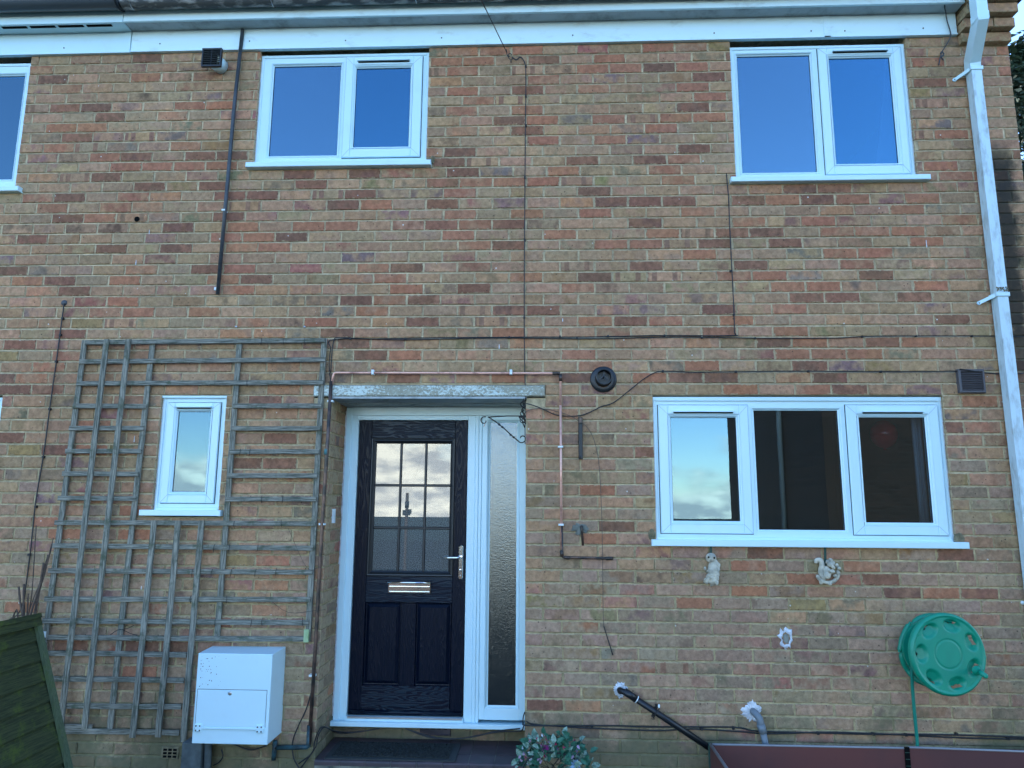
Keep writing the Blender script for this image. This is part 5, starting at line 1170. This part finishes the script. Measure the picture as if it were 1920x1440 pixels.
# ------------------------------------------------------------------ brown raised bed
rb = thing('raised_garden_bed', 'brown metal raised garden bed against the wall under the hose reel', 'planter', (1.8, -.6, GZ))
TL = at(1331, 1396, -.14); z_t = TL.z; XA, XB, XM = TL.x, 3.3, at(1699, 1393, -.14).x; YA, YB = -.14, -1.25; th = .008
def wavy(p): return p
m = MB(); m.box(XA, XM, YA, YA+th, GZ, z_t); part(m, 'panel', M['bed'], rb); m = MB(); m.box(XM+.001, XB, YA+.003, YA+th+.003, GZ, z_t+.004); part(m, 'panel', M['bed'], rb)
m = MB(); m.box(XA-.001, XA+th, YB, YA-.001, GZ, z_t-.002); part(m, 'panel', M['bed'], rb); m = MB(); m.box(XA, XB, YB-th, YB, GZ, z_t-.25); part(m, 'panel', M['bed'], rb)
m = MB(); m.tube([(XA, YA+.003, z_t), (XM, YA+.003, z_t+.002), (XM+.02, YA+.005, z_t+.006), (XB, YA+.004, z_t-.012)], .006, 8); m.tube([(XA+.004, YA, z_t), (XA+.004, YB, z_t-.01)], .0085, 8); part(m, 'rim', M['bedrim'], rb)
m = MB(); m.box(XA-.008, XA+.012, YA-.004, YA+.012, GZ, z_t+.008); part(m, 'corner_strip', M['green_dark'], rb)
m = MB(); m.box(XM-.014, XM+.014, YA-.006, YA-.0005, GZ, z_t+.010)
part(m, 'joint_strip', M['void'], rb)
m = MB()
for i in range(8): m.box(XM-.013, XM+.013, YA-.008, YA-.0062, z_t-.02-.035*i, z_t-.017-.035*i)
part(m, 'joint_ribs', M['green_dark'], rb)
m = MB(); m.box(XA+.01, XB, YB+.001, YA-.002, GZ, GZ+.05); part(m, 'soil', M['soil'], rb)

# ------------------------------------------------------------------ faded basket of flowers by the step
fb = thing('flower_basket', 'withered flower basket of silk leaves and pink buds beside the step', 'plant', at(1035, 1440, -.25))
C0 = at(1035, 1432, -.25)
def leaf(c, d, up, l, w):
    d = Vector(d).normalized(); up = Vector(up); s_ = d.cross(up).normalized(); nn = s_.cross(d)
    pts = [c, c+d*l*.3+s_*w*.5+nn*.006, c+d*l*.7+s_*w*.4+nn*.004, c+d*l-nn*.006, c+d*l*.7-s_*w*.4+nn*.004, c+d*l*.3-s_*w*.5+nn*.006, c+d*l*.35-nn*.002, c+d*l*.7-nn*.003]
    return pts, [(0, 1, 6), (1, 2, 7, 6), (2, 3, 7), (3, 4, 7), (4, 5, 6, 7), (5, 0, 6)]
lm = [mottled('silk_leaf_green', (.02, .10, .06), (.04, .16, .10), 40, .6), mottled('silk_leaf_pale', (.30, .42, .34), (.10, .20, .14), 60, .6), mat('petal_pink', (.35, .015, .09), .6), mat('petal_lilac', (.42, .30, .42), .6), mat('petal_pale', (.6, .66, .7), .6)]
groups = [MB() for _ in lm]
for i in range(330):
    a = random.uniform(0, PI); r_ = random.uniform(.35, 1.0); px, py = 1035+68*r_*math.cos(a)*(1 if random.random() < .85 else 1.15), 1446-72*r_*math.sin(a)**.8
    c = at(px, py, -.25+random.uniform(-.12, .08)); d = Vector((math.cos(a)*.8+random.gauss(0, .6), -.5+random.gauss(0, .5), math.sin(a)*.7+random.gauss(0, .6)))
    k = random.choices([0, 1, 2, 3, 4], [12, 4.5, 3, 2.2, 1])[0]; l = random.uniform(.024, .058)*(1 if k < 2 else .45); vs, fs = leaf(c, d, (random.gauss(0, .5), -1, random.gauss(.5, .5)), l, l*.6); groups[k].add(vs, fs, False)
for g_, lmm, nm in zip(groups, lm, ('leaf', 'leaf', 'petal', 'petal', 'petal')): part(g_, nm, lmm, fb, kind='stuff')
m = MB()
for k in range(16):
    a = random.uniform(.15, PI-.15); p0 = at(1035+random.uniform(-20, 20), 1450, -.25); p1 = at(1035+70*math.cos(a), 1448-80*math.sin(a)*random.uniform(.6, 1.05), -.25+random.uniform(-.1, .05)); m.tube(smooth_path([p0, p0.lerp(p1, .5)+Vector((0, 0, .02)), p1], 4), .0014, 4)
m.tube(smooth_path([at(975, 1450, -.33), at(990, 1424, -.33), at(1020, 1412, -.33), at(1060, 1415, -.33), at(1095, 1433, -.33)], 5), .004, 6); part(m, 'stem', M['iron'], fb)
m = MB()
for cx_, cy_, rr in ((1022, 1402, 8), (1078, 1432, 12)):
    for k in range(34):
        t = random.uniform(0, 2*PI); c = at(cx_, cy_, -.34); d = Vector((math.cos(t), -.7, math.sin(t))); vs, fs = leaf(c, d, (0, -1, .2), rr/330*random.uniform(.7, 1.1), .008); m.add(vs, fs)
    if rr < 10: part(m, 'bloom', mat('bloom_magenta', (.42, .05, .30), .6), fb); m = MB()
part(m, 'bloom', mat('bloom_pale_blue', (.45, .62, .75), .6), fb)
m = MB(); b_ = C0; m.lathe((b_.x, b_.y, GZ), (0, 0, 1), [(.0, .0), (.10, 0), (.135, .17), (.13, .17), (.10, .03)], 24); part(m, 'pot', M['soil'], fb)

# ------------------------------------------------------------------ conifer beyond the house end
def conifer(name, label, base, H, Rr, seed, n=9000, dark=(.012, .026, .014)):
    rnd = random.Random(seed); t = thing(name, label, 'tree', base)
    m = MB(); m.tube([Vector(base), Vector(base)+Vector((.1, 0, H*.5)), Vector(base)+Vector((0, .1, H*.96))], [.2, .13, .03], 9); part(m, 'trunk', M['twig'], t)
    cl = []
    for i in range(150):
        h = rnd.random()**.8; rr = Rr*(1-h)**.6*rnd.uniform(.45, 1.05); a = rnd.uniform(0, 2*PI); cl.append((Vector((base[0]+rr*math.cos(a), base[1]+rr*math.sin(a), base[2]+.4+h*(H-.4))), rnd.uniform(.25, .55)*(1.1-h*.5)))
    m = MB()
    for i in range(n):
        c, s_ = cl[rnd.randrange(len(cl))]; p = c+Vector((rnd.gauss(0, s_*.6), rnd.gauss(0, s_*.6), rnd.gauss(0, s_*.5))); l = rnd.uniform(.05, .12)
        d = Vector((rnd.gauss(0, 1), rnd.gauss(0, 1), rnd.gauss(-.2, .6))).normalized(); u = d.cross(Vector((rnd.gauss(0, 1), rnd.gauss(0, 1), rnd.gauss(0, 1)))).normalized()
        m.add([p-u*l*.3, p+d*l, p+u*l*.3, p-d*l*.4], [(0, 1, 2, 3)])
    cm_ = mottled('conifer_leaf', dark, (dark[0]*2.2, dark[1]*2.0, dark[2]*1.8), 3, .8); part(m, 'crown', cm_, t)
conifer('conifer_tree', 'dark evergreen tree rising beyond the right end of the house', (at(1945, 200, 6.5).x, 6.5, GZ), at(1905, 70, 6.5).z-GZ, 1.5, 3, 26000)

# ------------------------------------------------------------------ what the panes mirror: street side behind the viewer
nb_ = thing('gabled_brick_house', 'gabled brick house across the garden, mirrored in the ground floor window', 'house', (6, -9, GZ))
bw = mat('far_brick', rough=.9); bt = N(bw.node_tree, 'ShaderNodeTexBrick'); pm_ = objco(bw); sw = N(bw.node_tree, 'ShaderNodeSeparateXYZ'); L(bw, pm_, 0, sw, 0); cbn = N(bw.node_tree, 'ShaderNodeCombineXYZ'); L(bw, sw, 0, cbn, 0); L(bw, sw, 2, cbn, 1); L(bw, cbn, 0, bt, 'Vector')
for k, v_ in (('Scale', 1.0), ('Brick Width', .225), ('Row Height', .075), ('Mortar Size', .006)): bt.inputs[k].default_value = v_
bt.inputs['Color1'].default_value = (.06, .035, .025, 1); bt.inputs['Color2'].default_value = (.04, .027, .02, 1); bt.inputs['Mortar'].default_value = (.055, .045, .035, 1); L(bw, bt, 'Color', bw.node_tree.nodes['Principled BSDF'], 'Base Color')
x0, x1, y0, y1, ez_, az = 5.22, 11.6, -9, -16, 5.3, 7.6
m = MB(); mid = 8.5
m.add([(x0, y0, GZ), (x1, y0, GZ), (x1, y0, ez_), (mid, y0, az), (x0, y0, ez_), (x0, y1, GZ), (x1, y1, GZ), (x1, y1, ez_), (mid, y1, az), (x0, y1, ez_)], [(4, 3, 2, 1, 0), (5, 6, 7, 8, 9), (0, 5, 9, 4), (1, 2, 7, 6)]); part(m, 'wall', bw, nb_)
m = MB()
for s_ in (-1, 1):
    e_ = x0-.22 if s_ < 0 else x1+.22; zz = ez_-.28; m.add([(e_, y0+.2, zz), (mid, y0+.2, az+.06), (mid, y1-.2, az+.06), (e_, y1-.2, zz), (e_, y0+.2, zz-.1), (mid, y0+.2, az-.06), (mid, y1-.2, az-.06), (e_, y1-.2, zz-.1)], [(0, 1, 2, 3), (4, 7, 6, 5), (0, 4, 5, 1), (3, 2, 6, 7), (0, 3, 7, 4)])
part(m, 'roof', M['lead'], nb_)
m = MB(); m.tube([(x0-.07, -11.3, GZ), (x0-.07, -11.3, 4.2), (x0-.2, -11.3, 5.0)], .055, 10); part(m, 'downpipe', M['greypipe'], nb_)
m = MB(); m.tube([(x0-.26, y0+.25, ez_-.34), (x0-.26, y1, ez_-.34)], .06, 10); part(m, 'gutter', M['black'], nb_)
pl = thing('telephone_pole', 'wooden telephone pole mirrored in the glass of the front door', 'pole', (POLE.x, POLE.y, -6.2))
part(MB().tube([(POLE.x, POLE.y, -6.2), (POLE.x, POLE.y, 2.3)], [.13, .10], 10), 'post', M['twig'], pl)
m = MB(); m.tube([(POLE.x, POLE.y, 1.35), (POLE.x, POLE.y, 1.75)], .14, 12); m.box(POLE.x-.26, POLE.x+.22, POLE.y-.1, POLE.y+.1, .85, 1.2); m.box(POLE.x+.12, POLE.x+.3, POLE.y-.1, POLE.y+.1, .95, 1.25); part(m, 'junction_box', M['black'], pl)
def bare_tree(x, y, z, H, seed, lab):
    rnd = random.Random(seed); t = thing('bare_tree', lab, 'tree', (x, y, z)); m = MB(); tr_ = MB()
    def br(p, d, l, r, dep, mm):
        q = p+d*l; mm.tube([p, q], [r, r*.7], 4, cap=False)
        if dep == 0: return
        for i in range(3):
            nd = (d+Vector((rnd.gauss(0, .42), rnd.gauss(0, .42), rnd.uniform(-.05, .3)))).normalized(); br(p.lerp(q, rnd.uniform(.55, 1)), nd, l*.72, r*.6, dep-1, m)
    br(Vector((x, y, z)), Vector((0, 0, 1)), H*.32, H*.022, 5, tr_)
    part(tr_, 'trunk', M['twig'], t); part(m, 'crown', M['twig'], t)
for i in range(7): bare_tree(8+i*4.2+random.uniform(-1, 1), -58-random.uniform(0, 14), -6.1, 6.6+random.uniform(-.8, .8), 20+i, ['leafless tree thin and leaning', 'leafless tree by the road', 'tall leafless tree', 'spreading leafless tree', 'low leafless tree', 'forked leafless tree', 'slender leafless tree'][i]+' mirrored in the window')
for i in range(3): bare_tree(-26-i*3.5, -50-i*3, -6.1, 7.2, 40+i, ['leafless tree left of the pole', 'second leafless tree left of the pole', 'farthest leafless tree left of the pole'][i]+', mirrored in the small window')
for i in range(9):
    X = -38+i*11.5; t = thing('far_house', 'far terrace house number %s along the lower road' % ['one', 'two', 'three', 'four', 'five', 'six', 'seven', 'eight', 'nine'][i], 'house', (X, -52, -6.15), 'houses along the lower road behind the viewer')
    t['label'] = '%s of the low dark houses along the road, mirrored in the door glass' % ['leftmost', 'second', 'third', 'fourth', 'middle', 'sixth', 'seventh', 'eighth', 'rightmost'][i]
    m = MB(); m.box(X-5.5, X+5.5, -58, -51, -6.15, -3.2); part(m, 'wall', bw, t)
    m = MB(); m.add([(X-5.74, -50.6, -3.3), (X+5.74, -50.6, -3.3), (X+5.74, -54.5, -1.35), (X-5.74, -54.5, -1.35), (X+5.74, -58.4, -3.3), (X-5.74, -58.4, -3.3)], [(0, 1, 2, 3), (3, 2, 4, 5), (1, 4, 2), (0, 3, 5)]); rf = part(m, 'roof', M['lead'], t)
    if i != 3 and i != 2: m = MB(); m.box(X+2, X+2.9, -54.9, -54.1, -1.6, -.1-.4*(i % 2)); part(m, 'chimney', bw, rf)
conifer('far_evergreen', 'round dark evergreen mirrored at the lower right of the door glass', (-5.2, -47, -6.1), 7.0, 2.6, 8, 3000)
conifer('far_evergreen', 'small pointed evergreen mirrored at the lower left of the door glass', (-17, -60, -6.1), 6.0, 1.2, 9, 1500)
